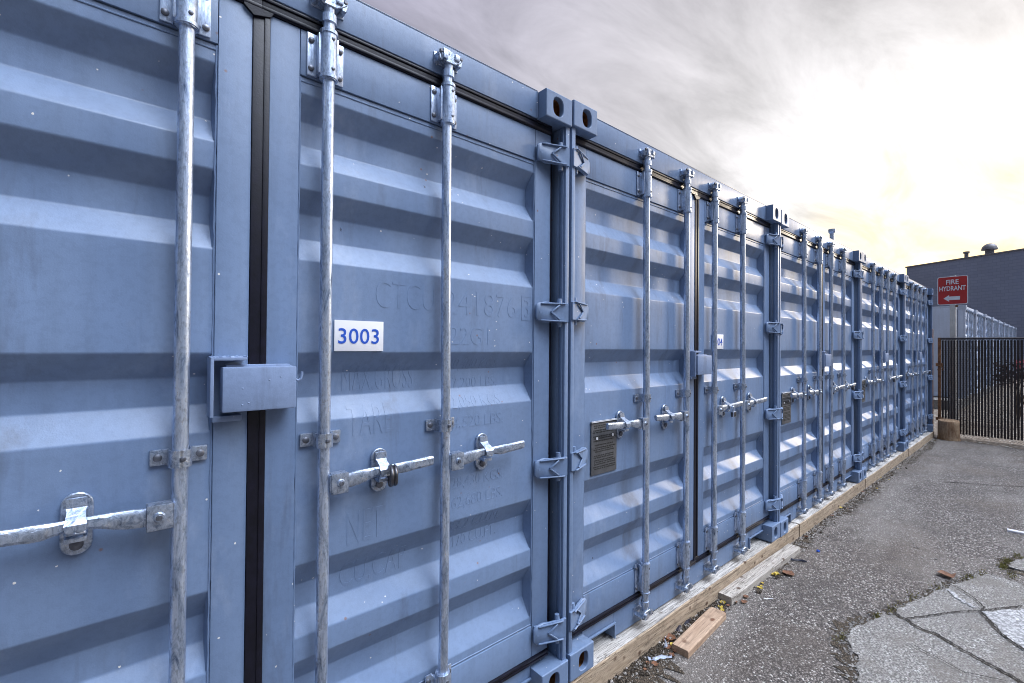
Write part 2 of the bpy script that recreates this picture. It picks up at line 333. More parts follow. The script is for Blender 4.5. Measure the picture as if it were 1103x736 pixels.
# ------------------------------------------------------------------ ground (structure)
GZ = -0.127
def sheet(name, pts, z, mat, jitter=0.0, thick=0.0, step=0.12, seed=1):
    # outline resampled and roughened, flat top at z
    rr = random.Random(seed); P = []
    n = len(pts)
    for i in range(n):
        a, b = Vector(pts[i]), Vector(pts[(i+1) % n]); k = max(1, int((b-a).length/step)) if jitter else 1
        k = min(k, 60)
        for j in range(k):
            q = a.lerp(b, j/k); P.append((q.x+rr.uniform(-jitter, jitter), q.y+rr.uniform(-jitter, jitter)))
    bm = bmesh.new(); vs = [bm.verts.new((x, y, z)) for x, y in P]
    f = bm.faces.new(vs)
    if f.normal.z < 0 or True:
        bmesh.ops.recalc_face_normals(bm, faces=bm.faces)
    bm.normal_update()
    if bm.faces[0:1] and list(bm.faces)[0].normal.z < 0: bmesh.ops.reverse_faces(bm, faces=bm.faces)
    if thick:
        m = len(vs); lo = [bm.verts.new((x, y, z-thick)) for x, y in P]
        for i in range(m): bm.faces.new((vs[i], vs[(i+1) % m], lo[(i+1) % m], lo[i]))
    bmesh.ops.triangulate(bm, faces=[q for q in bm.faces if len(q.verts) > 4])
    me = bpy.data.meshes.new(name); bm.to_mesh(me); bm.free(); me.materials.append(mat)
    o = bpy.data.objects.new(name, me); COL.objects.link(o); o['kind'] = 'structure'; return o
def strip(pts, wid, seed=0, step=0.02, jit=0.6):             # ragged ribbon polygon round a polyline
    rr = random.Random(seed); Lp, Rp = [], []
    q = [Vector(p) for p in pts]
    for i in range(len(q)-1):
        d = q[i+1]-q[i]; k = max(1, int(d.length/step)); nrm = Vector((-d.y, d.x)).normalized()
        for j in range(k):
            t = (i+j/k)/(len(q)-1); ww = wid(t) if callable(wid) else wid
            off = rr.uniform(-1, 1)*ww*0.6; p = q[i]+d*(j/k)+nrm*off
            Lp.append(p+nrm*ww*(0.5+jit*rr.random()*0.8)); Rp.append(p-nrm*ww*(0.5+jit*rr.random()*0.8))
    return [tuple(p) for p in Lp]+[tuple(p) for p in Rp[::-1]]
def ribbon(name, pts, wid, z, mat, seed=0, step=0.02, jit=0.6, parent=None):
    poly = strip(pts, wid, seed, step, jit); m = len(poly)//2
    bm = bmesh.new(); A = [bm.verts.new((x, y, z)) for x, y in poly[:m]]; B = [bm.verts.new((x, y, z)) for x, y in poly[m:][::-1]]
    for i in range(m-1): bm.faces.new((A[i], B[i], B[i+1], A[i+1]))
    me = bpy.data.meshes.new(name); bm.to_mesh(me); bm.free(); me.materials.append(mat)
    o = bpy.data.objects.new(name, me); COL.objects.link(o); o['kind'] = 'structure'; return o
sheet('asphalt', [(-400, -400), (900, -400), (900, 400), (-400, 400)], GZ, MASPH)
sheet('gravel_lot', [(12.72, 0.1), (12.3, -0.2), (12.12, -1.1), (11.6, -2.6), (11.2, -9), (60, -30), (60, 30), (12.9, 12)], GZ+0.004, MGRAV, 0.02, 0, 0.3, 3)
CONC = [(2.9, -2.0), (3.2, -1.3), (3.656, -0.781), (3.853, -0.734), (3.965, -0.655), (4.109, -0.638), (4.296, -0.681), (4.421, -0.714), (4.506, -0.760), (4.821, -0.813), (5.018, -0.877), (5.26, -0.942), (5.464, -1.015), (5.669, -1.084), (5.668, -1.184), (5.628, -1.263), (5.75, -1.7), (5.3, -2.9), (3.2, -3.3)]
ribbon('soil_border', CONC[1:16], lambda t: 0.075 if t < 0.45 else 0.04, GZ+0.004, MSOIL, 5, 0.02, 0.9)
ribbon('soil_border', [(5.90, -1.30), (5.93, -1.18), (6.08, -1.17), (6.30, -1.235)], 0.05, GZ+0.004, MSOIL, 6, 0.02, 0.9)
sheet('concrete_slab', CONC, GZ+0.012, MCONC, 0.012, 0.012, 0.03, 2)
sheet('concrete_slab', [(6.40, -1.27), (6.27, -1.248), (6.083, -1.191), (5.952, -1.177), (5.939, -1.256), (6.0, -1.7), (6.6, -1.9)], GZ+0.012, MCONC, 0.01, 0.012, 0.03, 4)
sheet('bleached_patch', [(4.963, -1.116), (5.10, -1.20), (5.198, -1.274), (5.1, -1.5), (4.7, -1.5), (4.60, -1.30), (4.71, -1.205), (4.86, -1.16)], GZ+0.016, MCWHT, 0.012, 0, 0.03, 8)
ribbon('bleached_streak', [(5.15, -0.93), (5.05, -1.0), (4.97, -1.09)], 0.02, GZ+0.016, MCWHT, 9)
for i, (pts, wd, z) in enumerate([
    ([(4.506, -0.76), (4.489, -0.819), (4.435, -0.889), (4.427, -0.969), (4.364, -1.068), (4.327, -1.14), (4.293, -1.208), (4.24, -1.30), (4.2, -1.5)], 0.010, 0.020),
    ([(4.489, -0.819), (4.634, -0.903), (4.76, -0.971), (4.875, -1.042), (4.941, -1.098), (5.073, -1.169), (5.244, -1.273)], 0.005, 0.0205),
    ([(4.941, -1.098), (4.84, -1.147), (4.726, -1.197), (4.667, -1.242), (4.615, -1.288), (4.5, -1.4)], 0.007, 0.021),
    ([(5.245, -0.929), (5.21, -0.992), (5.123, -1.064), (5.02, -1.112), (4.941, -1.098)], 0.005, 0.0215),
    ([(4.2, -0.9), (4.12, -1.1), (4.2, -1.25)], 0.003, 0.022)]):
    ribbon('concrete_crack', pts, wd, GZ+z, MTAR, 20+i, 0.012, 0.8)
ribbon('asphalt_crack', [(8.6, -0.55), (8.75, -0.75), (8.9, -0.98), (9.1, -1.2)], 0.007, GZ+0.004, MTAR, 32, 0.03, 1.0)
ribbon('soil_strip', [(2.2, -0.06), (2.95, -0.07), (3.5, -0.01), (4.3, 0.015), (5.0, -0.005), (6.0, 0.0), (7.0, 0.0), (8.0, -0.02), (9.0, 0.0), (10.5, -0.01), (12.3, -0.02)], lambda t: 0.085+0.03*math.sin(t*23)+(0.07 if t < 0.11 else 0)+0.02*math.sin(t*61), GZ+0.0045, MSOIL, 40, 0.025, 0.5)

# ------------------------------------------------------------------ containers
W, H, S = 2.438, 2.591, 2.4496
XS = W/2
fz = lambda z, k: 1.489+(z-1.489)*k
PROF = []   # (z, recessed)
for z, r in [(2.256, 0), (2.187, 1), (2.112, 1), (2.042, 0), (1.968, 0), (1.901, 1), (1.822, 1), (1.752, 0), (1.472, 0), (1.406, 1), (1.332, 1), (1.260, 0), (0.835, 0), (0.758, 1), (0.685, 1), (0.617, 0), (0.546, 0), (0.471, 1), (0.399, 1), (0.323, 0)]:
    PROF.append((fz(z, 0.9907 if r else 0.989), r))
ZT, ZB = 2.434, 0.168            # door leaf top and bottom
ZRT, ZRB = 2.295, 0.301          # edges of the pressed sheet
YD, YS, DEP = 0.065, 0.071, 0.045
XI, XO, XE = 0.104, 1.063, 1.157
def prof_rec(z):
    pts = [(ZRT, 0)]+PROF+[(ZRB, 0)]
    for (za, ra), (zb, rb) in zip(pts, pts[1:]):
        if zb <= z <= za: return ra+(rb-ra)*(za-z)/(za-zb)
    return 0
def sheet_y(x, z, sgn):
    ax = abs(x)
    e = min(1, max(0, (ax-XI)/0.007))*min(1, max(0, (XO-ax)/0.010))
    wv = noise.noise(Vector((x*2.3+5*sgn, z*2.1, 3.1)))*0.0012*e+noise.noise(Vector((x*7, z*6, 9.1*sgn)))*0.0003*e
    return YS+DEP*prof_rec(z)*e+wv
def pressed_sheet(sgn):
    zs = set([ZRT, ZRB])
    for z, r in PROF:
        for d in (-0.004, -0.0015, 0.0015, 0.004): zs.add(round(z+d, 5))
    zl = sorted(zs, reverse=True); zz = []
    for a, b in zip(zl, zl[1:]):
        k = max(1, int((a-b)/0.03)); zz += [a+(b-a)*j/k for j in range(k)]
    zz.append(ZRB)
    def ysm(x, z):       # rounded creases
        return (sheet_y(x, min(ZRT, z+0.0025), sgn)+sheet_y(x, z, sgn)*2+sheet_y(x, max(ZRB, z-0.0025), sgn))/4
    xs = [XI, XI+0.0035, XI+0.007]+[XI+0.007+(XO-0.010-XI-0.007)*j/26 for j in range(1, 26)]+[XO-0.010, XO-0.005, XO]
    bm = bmesh.new(); rows = [[bm.verts.new((sgn*x, ysm(sgn*x, z), z)) for x in xs] for z in zz]
    for A, B in zip(rows, rows[1:]):
        for i in range(len(xs)-1): bm.faces.new((A[i], B[i], B[i+1], A[i+1]) if sgn > 0 else (A[i], A[i+1], B[i+1], B[i]))
    return bm
def bolt(g, x, y, z, r=0.009, mi=1, d=0.006, n=12):
    g.cyl((x, y, z), (x, y-d*0.6, z), r, r, n, mi); g.cyl((x, y-d*0.6, z), (x, y-d, z), r, r*0.6, n, mi)
def stadium(cx, cz, w, h, n=8):
    r = w/2; P = []
    for i in range(n+1): a = math.pi*i/n; P.append((cx+r*math.cos(a), cz+h/2-r+r*math.sin(a)))
    for i in range(n+1): a = math.pi+math.pi*i/n; P.append((cx+r*math.cos(a), cz-h/2+r+r*math.sin(a)))
    return P

def make_casting(name, sx, zc, parent, mats=None):
    cx = sx*(XS-0.081); bm = bmesh.new(); ca = math.atan2(0.059, 0.081)
    q4 = [0, .12, .24, .36, .46, .54, ca-.04, ca-.018, ca, ca+.018, ca+.04, .78, .92, 1.08, 1.24, 1.40]
    AN = q4+[math.pi-a for a in reversed(q4[1:])]; AN.insert(len(q4), math.pi/2)
    AN = AN+[a+math.pi for a in AN]; AN = sorted(set(round(a % (2*math.pi), 6) for a in AN)); n = len(AN)
    def se(a, b, e, y, k=1.0, ox=0, oz=0):
        out = []
        for i in range(n):
            t = AN[i]; c, s = math.cos(t), math.sin(t)
            r = 1/((abs(c)/a)**e+(abs(s)/b)**e)**(1/e)
            out.append(bm.verts.new((cx+ox+r*c, y, zc+oz+r*s)))
        return out
    ox = -sx*0.008
    loops = [se(0.081, 0.059, 70, 0.178), se(0.081, 0.059, 70, 0.004), se(0.0795, 0.0575, 60, 0.0012), se(0.077, 0.055, 50, 0.0), se(0.0335, 0.0425, 2.7, 0.0, ox=ox), se(0.031, 0.040, 2.7, 0.003, ox=ox), se(0.031, 0.040, 2.7, 0.024, ox=ox)]
    cav = [se(0.031, 0.040, 2.7, 0.0245, ox=ox), se(0.060, 0.048, 4, 0.026, ox=ox*0.3), se(0.060, 0.048, 4, 0.12, ox=ox*0.3)]
    for A, B in zip(loops, loops[1:]):
        for i in range(n): bm.faces.new((A[i], A[(i+1) % n], B[(i+1) % n], B[i]))
    for i in range(n): bm.faces.new((loops[-1][i], loops[-1][(i+1) % n], cav[0][(i+1) % n], cav[0][i])).material_index = 1
    for A, B in zip(cav, cav[1:]):
        for i in range(n): bm.faces.new((A[i], A[(i+1) % n], B[(i+1) % n], B[i])).material_index = 1
    bm.faces.new(cav[-1]).material_index = 1; bm.faces.new(loops[0][::-1])
    g = G(); g.bm.free(); g.bm = bm
    return g.done(name, mats or [MP, MRUST], parent, smooth=16)

BARX = (0.175, 0.598); BY = 0.033
def make_bar(x, parent):
    g = G(); rr = random.Random(int(x*1000)); b1, b2 = rr.uniform(-.004, .004), rr.uniform(-.004, .004)
    pts = [(x+b1*math.sin(z*2.1), BY+b2*math.sin(z*1.7)*0.4, z) for z in [0.10+i*(2.49-0.10)/24 for i in range(25)]]
    g.tube(pts, 0.0172, 18)
    for zz, sg in ((2.475, 1), (0.115, -1)):
        g.cyl((x, BY, zz-0.012), (x, BY, zz+0.012), 0.0215, n=18)
        g.cyl((x, BY, zz), (x, BY, zz+sg*0.04), 0.014, 0.017, 14)
    g.done('locking_bar', MG, parent, smooth=40)
    for zz, sg in ((2.475, 1), (0.115, -1)):
        g = G()
        # cam head: lobed claw
        z1 = zz+sg*0.052
        cam_ = [(-0.036, -0.008), (-0.020, -0.020), (0.014, -0.020), (0.030, -0.010), (0.044, 0.004), (0.036, 0.020), (0.018, 0.012), (0.006, 0.024), (-0.012, 0.026), (-0.020, 0.012), (-0.040, 0.014)]
        g.prism([(x+a*1.1, z1+sg*b) for a, b in cam_], BY-0.020, BY+0.014, 0.002)
        g.box(x-0.036, x-0.018, BY-0.030, BY-0.004, z1-0.016, z1+0.010, 0.002)
        g.box(x+0.014, x+0.034, BY-0.026, BY-0.006, z1-0.004, z1+0.018, 0.002)
        g.done('cam', MGC, parent, smooth=22)
def make_keeper(x, z, sg, parent):
    g = G(); Y0 = 0.0545 if sg > 0 else 0.0745
    g.box(x-0.05, x+0.05, Y0-0.007, Y0, z-0.022, z+0.022, 0.003)
    for s in (-1, 1):
        P = [(x+s*0.046, z-0.018), (x+s*0.052, z+0.004*sg), (x+s*0.040, z+0.020*sg), (x+s*0.026, z+0.018*sg), (x+s*0.028, z-0.004*sg), (x+s*0.034, z-0.018)]
        g.prism(P, 0.016, Y0-0.005, 0.002)
        bolt(g, x+s*0.042, 0.016, z+0.010*sg, 0.007)
    g.box(x-0.034, x-0.006, 0.010, 0.028, z+sg*0.012-0.006, z+sg*0.012+0.010, 0.003)
    return g.done('cam_keeper', [MGC, MBOLT], parent, smooth=40)
def make_guide(x, z0, z1, parent):
    g = G()
    g.cyl((x, BY, z0), (x, BY, z1), 0.0232, n=22)
    for z in (z0+0.004, z1-0.012): g.cyl((x, BY, z-0.001), (x, BY, z+0.009), 0.0262, n=22)
    for s in (-1, 1):
        xa, xb = sorted((x+s*0.026, x+s*0.054)); zc = (z0+z1)/2
        g.box(xa, xb, YD-0.007, YD-0.001, z0+0.012, z1-0.010, 0.0025)
        xa, xb = sorted((x+s*0.018, x+s*0.030)); g.box(xa, xb, BY-0.002, YD-0.004, z0+0.016, z1-0.014, 0.003)
        for z in (z0+0.034, z1-0.032): bolt(g, x+s*0.043, YD-0.007, z, 0.0088)
    for z in (z0+0.03, z1-0.03): bolt(g, x+0.006, BY-0.0225, z, 0.0055, 1, 0.003)
    return g.done('bar_guide', [MG, MBOLT], parent, smooth=40)
def make_clamp(x, z, parent):
    g = G(); n = 12
    prof = [(BY+0.0245*math.sin(math.pi+math.pi*i/n), 0.0245*math.cos(math.pi+math.pi*i/n)) for i in range(n+1)]
    prof = [(YS-0.008, -0.0245)]+prof+[(YS-0.008, 0.0245)]
    inner = [(y+0.004 if 0 < i < len(prof)-1 else y, d*0.86) for i, (y, d) in enumerate(prof)]
    for (ya, da), (yb, db), (yc, dc), (yd, dd) in zip(prof, prof[1:], inner[1:], inner):
        vs = [g.bm.verts.new((x+d, y, z+h)) for h in (-0.021, 0.021) for y, d in ((ya, da), (yb, db), (yc, dc), (yd, dd))]
        for f in ((0, 1, 2, 3), (7, 6, 5, 4), (0, 4, 5, 1), (1, 5, 6, 2), (2, 6, 7, 3), (3, 7, 4, 0)): g.bm.faces.new([vs[i] for i in f])
    bmesh.ops.remove_doubles(g.bm, verts=g.bm.verts, dist=0.00001)
    for s in (-1, 1):
        g.box(*sorted((x+s*0.020, x+s*0.060)), YS-0.010, YS-0.002, z-0.020, z+0.020, 0.004)
        bolt(g, x+s*0.044, YS-0.010, z, 0.0095)
    bolt(g, x+0.004, BY-0.0245, z, 0.006, 1, 0.003)
    return g.done('bar_bracket', [MGC, MBOLT], parent, smooth=40)
HZ = 1.085
def make_handle(x, d, parent, tilt=0.0):
    g = G(); X = lambda a: x+d*a
    a, b = sorted((X(0.014), X(0.066)))
    g.box(a, b, 0.006, 0.012, HZ-0.036, HZ+0.026, 0.004)         # front cheek
    g.box(a, b, 0.034, 0.040, HZ-0.036, HZ+0.026, 0.003)
    g.box(*sorted((X(0.012), X(0.022))), 0.010, 0.038, HZ-0.030, HZ+0.022, 0.002)
    g.box(a+0.003, b-0.003, 0.008, 0.038, HZ+0.019, HZ+0.026, 0.002)
    g.cyl((X(0.042), 0.006, HZ-0.004), (X(0.042), 0.000, HZ-0.004), 0.0125, 0.010, 18)
    g.cyl((X(0.042), 0.000, HZ-0.004), (X(0.042), -0.003, HZ-0.004), 0.007, 0.006, 12, 1)
    # forged handle: y, z, half height, half thickness, twist
    st = [(0.040, 0.023, -0.004, .014, .0075, 0), (0.075, 0.022, -0.003, .0165, .007, 0), (0.100, 0.021, 0.000, .0165, .007, 0), (0.125, 0.022, 0.003, .0145, .008, .15), (0.150, 0.026, 0.006, .0115, .009, .6), (0.185, 0.028, 0.008, .0095, .0095, .9), (0.215, 0.026, 0.007, .0105, .009, .6), (0.240, 0.020, 0.006, .0130, .007, .2), (0.262, 0.016, 0.008, .0135, .006, 0), (0.272, 0.0145, 0.009, .0125, .0065, 0), (0.345, 0.012, 0.014, .0125, .0065, 0), (0.360, 0.012, 0.015, .0115, .0055, 0)]
    secs = []
    for (dx, y, z, hh, ht, tw) in st:
        r = []; ht = max(ht*1.25, 0.0085); c, s_ = math.cos(tw*0.4), math.sin(tw*0.4)
        for sz, sy2 in ((-1, -.55), (-1, .55), (-.6, 1), (.6, 1), (1, .55), (1, -.55), (.6, -1), (-.6, -1)):
            zz, yy = sz*hh*1.30, sy2*ht
            r.append((X(dx), y+yy*c+zz*s_*0.5, HZ+z+tilt*dx+zz*c-yy*s_*0.5))
        secs.append(r)
    g.sweep(secs)
    es = [e for e in g.bm.edges]
    return g.done('handle', [MGC, MBOLT], parent, smooth=30)
def make_catch(x, d, parent):
    g = G(); cx = x+d*0.188
    g.prism(stadium(cx, HZ, 0.056, 0.142), YS-0.012, YS-0.002, 0.002)
    bolt(g, cx, YS-0.012, HZ+0.045, 0.0125, 1, 0.008); bolt(g, cx, YS-0.012, HZ-0.046, 0.0125, 1, 0.008)
    # hasp plate folded out over the handle
    secs = []
    for z, y, hw in ((0.060, 0.050, .017), (0.040, 0.047, .018), (0.034, 0.040, .016), (0.022, 0.018, .017), (0.012, 0.008, .019), (0.000, 0.006, .017), (-0.006, 0.008, .012)):
        secs.append([(cx-hw, y, HZ+z), (cx+hw, y, HZ+z), (cx+hw, y+0.005, HZ+z+0.001), (cx-hw, y+0.005, HZ+z+0.001)])
    g.sweep(secs)
    # retaining loop beneath and the staple it closes on
    g.tube([(cx-0.016, 0.056, HZ-0.012), (cx-0.016, 0.030, HZ-0.012), (cx-0.014, 0.016, HZ-0.008), (cx, 0.010, HZ-0.006), (cx+0.014, 0.016, HZ-0.008), (cx+0.016, 0.030, HZ-0.012), (cx+0.016, 0.056, HZ-0.012)], 0.0042, 8)
    g.box(cx-0.019, cx+0.019, 0.020, YS-0.006, HZ-0.030, HZ-0.019, 0.003)
    return g.done('handle_catch', [MGC, MBOLT], parent, smooth=35)
def make_hinge(sx, z, parent):
    g = G(); X = lambda a: sx*a
    P = [(1.060, -0.024), (1.060, 0.026), (1.070, 0.038), (1.105, 0.046), (1.140, 0.042), (1.190, 0.042), (1.2185, 0.042), (1.2185, -0.042), (1.190, -0.042), (1.140, -0.042), (1.105, -0.046), (1.070, -0.036)]
    g.prism([(X(a), z+b) for a, b in P], 0.044, 0.056, 0.003)
    g.box(*sorted((X(1.072), X(1.150))), 0.055, 0.066, z-0.034, z+0.034, 0.003)
    # pressed ribs: two edge flanges and the V
    def rib(a, b, w=0.006, h=0.009):
        (ax, az), (bx, bz) = a, b; dx, dz = bx-ax, bz-az; l = math.hypot(dx, dz); nx, nz_ = -dz/l*w/2, dx/l*w/2
        g.prism([(X(ax+nx), z+az+nz_), (X(bx+nx), z+bz+nz_), (X(bx-nx), z+bz-nz_), (X(ax-nx), z+az-nz_)], 0.0445-h, 0.0445, 0.0018)
    rib((1.080, 0.036), (1.195, 0.039)); rib((1.080, -0.036), (1.195, -0.039)); rib((1.125, 0.0), (1.165, 0.032), 0.007); rib((1.125, 0.0), (1.165, -0.032), 0.007)
    g.cyl((X(1.080), 0.044, z), (X(1.080), 0.042, z), 0.006, n=12)
    for v in g.bm.verts:
        v.co.y -= min(1, max(0, (abs(v.co.x)-1.080)/0.110))*0.039
    for s in (-1, 1): g.cyl((X(1.180), 0.028, z+s*0.040), (X(1.180), 0.028, z+s*0.062), 0.0125, 0.010, n=14)
    return g.done('hinge', MP, parent, smooth=35)
def make_door(sgn, parent):
    g = G(); X = lambda a, b: sorted((sgn*a, sgn*b))
    bm = pressed_sheet(sgn); me = bpy.data.meshes.new('tmp'); bm.to_mesh(me); bm.free(); g.bm.from_mesh(me); bpy.data.meshes.remove(me)
    Y2 = 0.115
    g.box(*X(0.0225, XI-0.0015), YD, Y2, ZB, ZT, 0.0022)
    g.box(*X(XO+0.0015, XE), YD, Y2, ZB, ZT, 0.0022)
    g.box(*X(XI, XO), YD, Y2, ZRT+0.003, ZT, 0.0018)
    g.box(*X(XI, XO), YD, Y2, ZB, ZRB-0.003, 0.0018)
    # weld beads along the sheet edges
    rr = random.Random(3)
    for x in (XI+0.0015, XO-0.0015):
        g.tube([(sgn*x+rr.uniform(-.0007, .0007), YS-0.0005, ZRB+i*(ZRT-ZRB)/90) for i in range(91)], [0.0026+rr.uniform(-.0006, .0012) for i in range(91)], 6)
    for z in (ZRT-0.012, ZRB+0.004):
        g.tube([(sgn*(XI+i*(XO-XI)/50), YS-0.0002, z+rr.uniform(-.0005, .0005)) for i in range(51)], 0.0024, 6)
    o = g.done('door', MP, parent, smooth=30)
    # rubber gasket: U-shaped surround, ribbed
    g = G()
    def gv(x0, x1, z0, z1, y=0.060): g.box(*X(x0, x1), y, y+0.03, z0, z1, 0.003)
    gv(XE+0.0005, XE+0.016, ZB-0.024, ZT+0.040, 0.070); gv(XE+0.016, XE+0.0345, ZB-0.024, ZT+0.040, 0.088)
    ym = 0.056
    for (z0, z1) in ((ZT+0.001, ZT+0.041), (ZB-0.030, ZB-0.001)):
        x0, x1 = X(0.0, XE)
        g.box(x0, x1, ym+0.004, ym+0.03, z0, z1, 0.002)
        g.box(x0, x1, ym, ym+0.006, z1-0.010, z1-0.001, 0.002); g.box(x0, x1, ym, ym+0.006, z0+0.003, z0+0.013, 0.002)
    if sgn > 0:
        g.box(-0.0215, 0.0215, 0.062, 0.09, ZB, ZT, 0.002)
        g.box(0.006, 0.0215, 0.0585, 0.064, ZB, ZT-0.005, 0.0025)
        g.prism([(-0.046, ZT+0.003), (-0.046, ZT-0.004), (-0.0215, ZT-0.024), (0.0215, ZT-0.012), (0.030, ZT+0.003)], 0.055, 0.0635, 0.001)
        g.prism([(-0.034, ZB-0.003), (-0.0215, ZB+0.014), (0.0215, ZB+0.014), (0.034, ZB-0.003)], 0.055, 0.0635, 0.001)
    g.done('gasket', MRUB, o, smooth=30)
    for bx in BARX:
        x = sgn*bx
        make_bar(x, o)
        make_guide(x, 2.290, 2.440, o); make_guide(x, 0.165, 0.335, o)
        make_clamp(x, 1.212, o)
        make_keeper(x, 2.528, 1, o); make_keeper(x, 0.066, -1, o)
        make_handle(x, sgn, o, 0.0); make_catch(x, sgn, o)
    for z in (2.335, 1.645, 0.969, 0.262): make_hinge(sgn, z, o)
    return o

def make_container():
    root = empty('shipping_container')
    g = G()                                                 # front frame: posts
    for s in (-1, 1):
        g = G(); X = lambda a, b: sorted((s*a, s*b))
        g.box(*X(1.1935, 1.2165), 0.0135, 0.052, 0.118, H-0.118, 0.003)
        g.box(*X(1.1925, 1.2180), 0.0525, 0.17, 0.118, H-0.118, 0.002); g.box(*X(1.15, 1.1924), 0.10, 0.17, 0.118, H-0.118, 0.0, 1)
        g.box(*X(1.1885, 1.1930), 0.026, 0.040, 0.118, H-0.118, 0.002)
        g.done('corner_post', [MP, MRUB], root)
    for s in (-1, 1):
        make_casting('corner_casting', s, H-0.059, root); make_casting('corner_casting', s, 0.059, root)
    xi = XS-0.163
    g = G(); g.box(-xi, xi, 0.053, 0.12, ZT+0.043, H+0.001, 0.003); g.box(-xi, xi, 0.0535, 0.075, H+0.0015, H+0.008, 0.002, 1)  # second box: thin black strip standing in for the roof edge's shadow line
    for s in (-1, 1): g.cyl((s*(xi-0.003), 0.052, ZT+0.045), (s*(xi-0.003), 0.052, H), 0.003, n=8)
    g.done('door_header', [MP, MRUB], root)
    g = G()                                                 # sill with two lift pockets
    zt = ZB-0.031; a0, a1 = 0.812, xi
    g.box(-a0, a0, 0.074, 0.13, 0.0, zt, 0.0025)
    for s in (-1, 1):
        X = lambda a, b: sorted((s*a, s*b))
        g.box(*X(a0+0.0003, a1), 0.0741, 0.13, 0.078, zt, 0.002)
        g.box(*X(a0-0.006, a1), 0.062, 0.073, 0.071, 0.080, 0.002); g.box(*X(a0-0.006, a0+0.004), 0.062, 0.073, 0.0, 0.071, 0.002)
        g.box(*X(a0, a1), 0.20, 0.21, 0.001, 0.078, 0, 1)
    g.done('door_sill', [MP, MDARK], root)
    g = G()
    for s in (-1, 1):                                       # upright corrugated side walls
        n = 20; step = (6.058-0.178-0.178)/n; x1 = s*(XS-0.012); x0 = s*(XS-0.048); pts = []
        for i in range(n):
            y = 0.178+i*step; pts += [(x1, y), (x1, y+step*0.3), (x0, y+step*0.5), (x0, y+step*0.8)]
        pts.append((x1, 6.058-0.178))
        A = [g.bm.verts.new((x, y, 0.14)) for x, y in pts]; B = [g.bm.verts.new((x, y, H-0.06)) for x, y in pts]
        for i in range(len(pts)-1): g.bm.faces.new((A[i], A[i+1], B[i+1], B[i]))
        g.box(*sorted((s*(XS-0.06), s*XS)), 0.1785, 5.88, 0.02, 0.14, 0.002); g.box(*sorted((s*(XS-0.06), s*XS)), 0.1785, 5.88, H-0.06, H-0.006, 0.002)
    g.done('side_wall', MP, root)
    g = G(); g.box(-XS+0.002, XS-0.002, 5.881, 6.058, 0.0, H-0.004, 0.004); g.done('end_wall', MP, root)
    g = G(); g.box(-XS+0.061, XS-0.061, 0.121, 5.88, H-0.03, H-0.008, 0.002)
    for i in range(24): g.box(-XS+0.13, XS-0.13, 0.3+i*0.23, 0.40+i*0.23, H-0.0085, H+0.006, 0.004)
    g.done('roof', MROOF, root)
    g = G(); g.box(-XS+0.07, XS-0.07, 0.14, 5.8, 0.08, 0.13); g.box(-1.17, 1.17, 0.12, 0.13, ZB, ZT); g.done('floor', MDARK, root)
    dr = make_door(1, root); dl = make_door(-1, root)
    # lock box bridging the leaves
    g = G()
    g.box(-0.092, 0.088, 0.004, 0.052, 1.318, 1.436, 0.006)
    g.box(-0.080, 0.078, 0.030, 0.063, 1.426, 1.441, 0.003)
    hk = [(0.086, 0.030, 1.412), (0.090, 0.030, 1.398), (0.098, 0.030, 1.393), (0.106, 0.030, 1.397), (0.109, 0.030, 1.410), (0.109, 0.030, 1.418)]
    g.tube(hk, 0.0036, 8)
    for i in range(5):
        q = random.Random(i+3); g.ball((-0.085+q.random()*0.165, 0.004, 1.325+q.random()*0.10), 0.0026, 1, 0.5, 1, 0, 1)
    g.done('lock_box', MPL, dr, smooth=35)
    g = G()
    g.box(-0.118, -0.110, 0.006, 0.064, 1.308, 1.462, 0.002); g.box(-0.110, -0.034, 0.012, 0.064, 1.453, 1.461, 0.002)
    g.box(-0.108, -0.040, 0.040, 0.064, 1.290, 1.306, 0.003)
    for i in range(9): g.ball((-0.113+i*0.0095, 0.030, 1.462), 0.006, 1.4, 1, 0.6, 0, 1, 0.4, i)
    g.done('lock_box_bracket', MPL, dl, smooth=35)
    # data plate on the left leaf
    g = G(); px0, px1, pz0, pz1 = -1.012, -0.812, 0.858, 1.112
    g.box(px0, px1, YS-0.007, YS-0.003, pz0, pz1, 0.001)
    g.box(px0-0.003, px1+0.003, YS-0.012, YS-0.002, pz1+0.0005, pz1+0.008, 0.002, 2)
    q = random.Random(11); z = pz1-0.018
    while z > pz0+0.015:
        x = px0+q.uniform(0.008, 0.03); xe = px1-q.uniform(0.008, 0.035)
        while x < xe:
            wd = q.uniform(0.004, 0.013); g.box(x, min(x+wd, xe), YS-0.0078, YS-0.0069, z, z+0.0055, 0, 1); x += wd+q.uniform(0.002, 0.006)
        z -= q.choice((0.0095, 0.0095, 0.013, 0.02))
    for x, z in ((px0+0.04, 1.035), (px1-0.035, 1.04)): g.cyl((x, YS-0.008, z), (x, YS-0.0105, z), 0.007, n=14, mi=2)
    g.done('data_plate', [MPLATE, MPLT, MWHITE], dl, smooth=30)
    return root, dr, dl

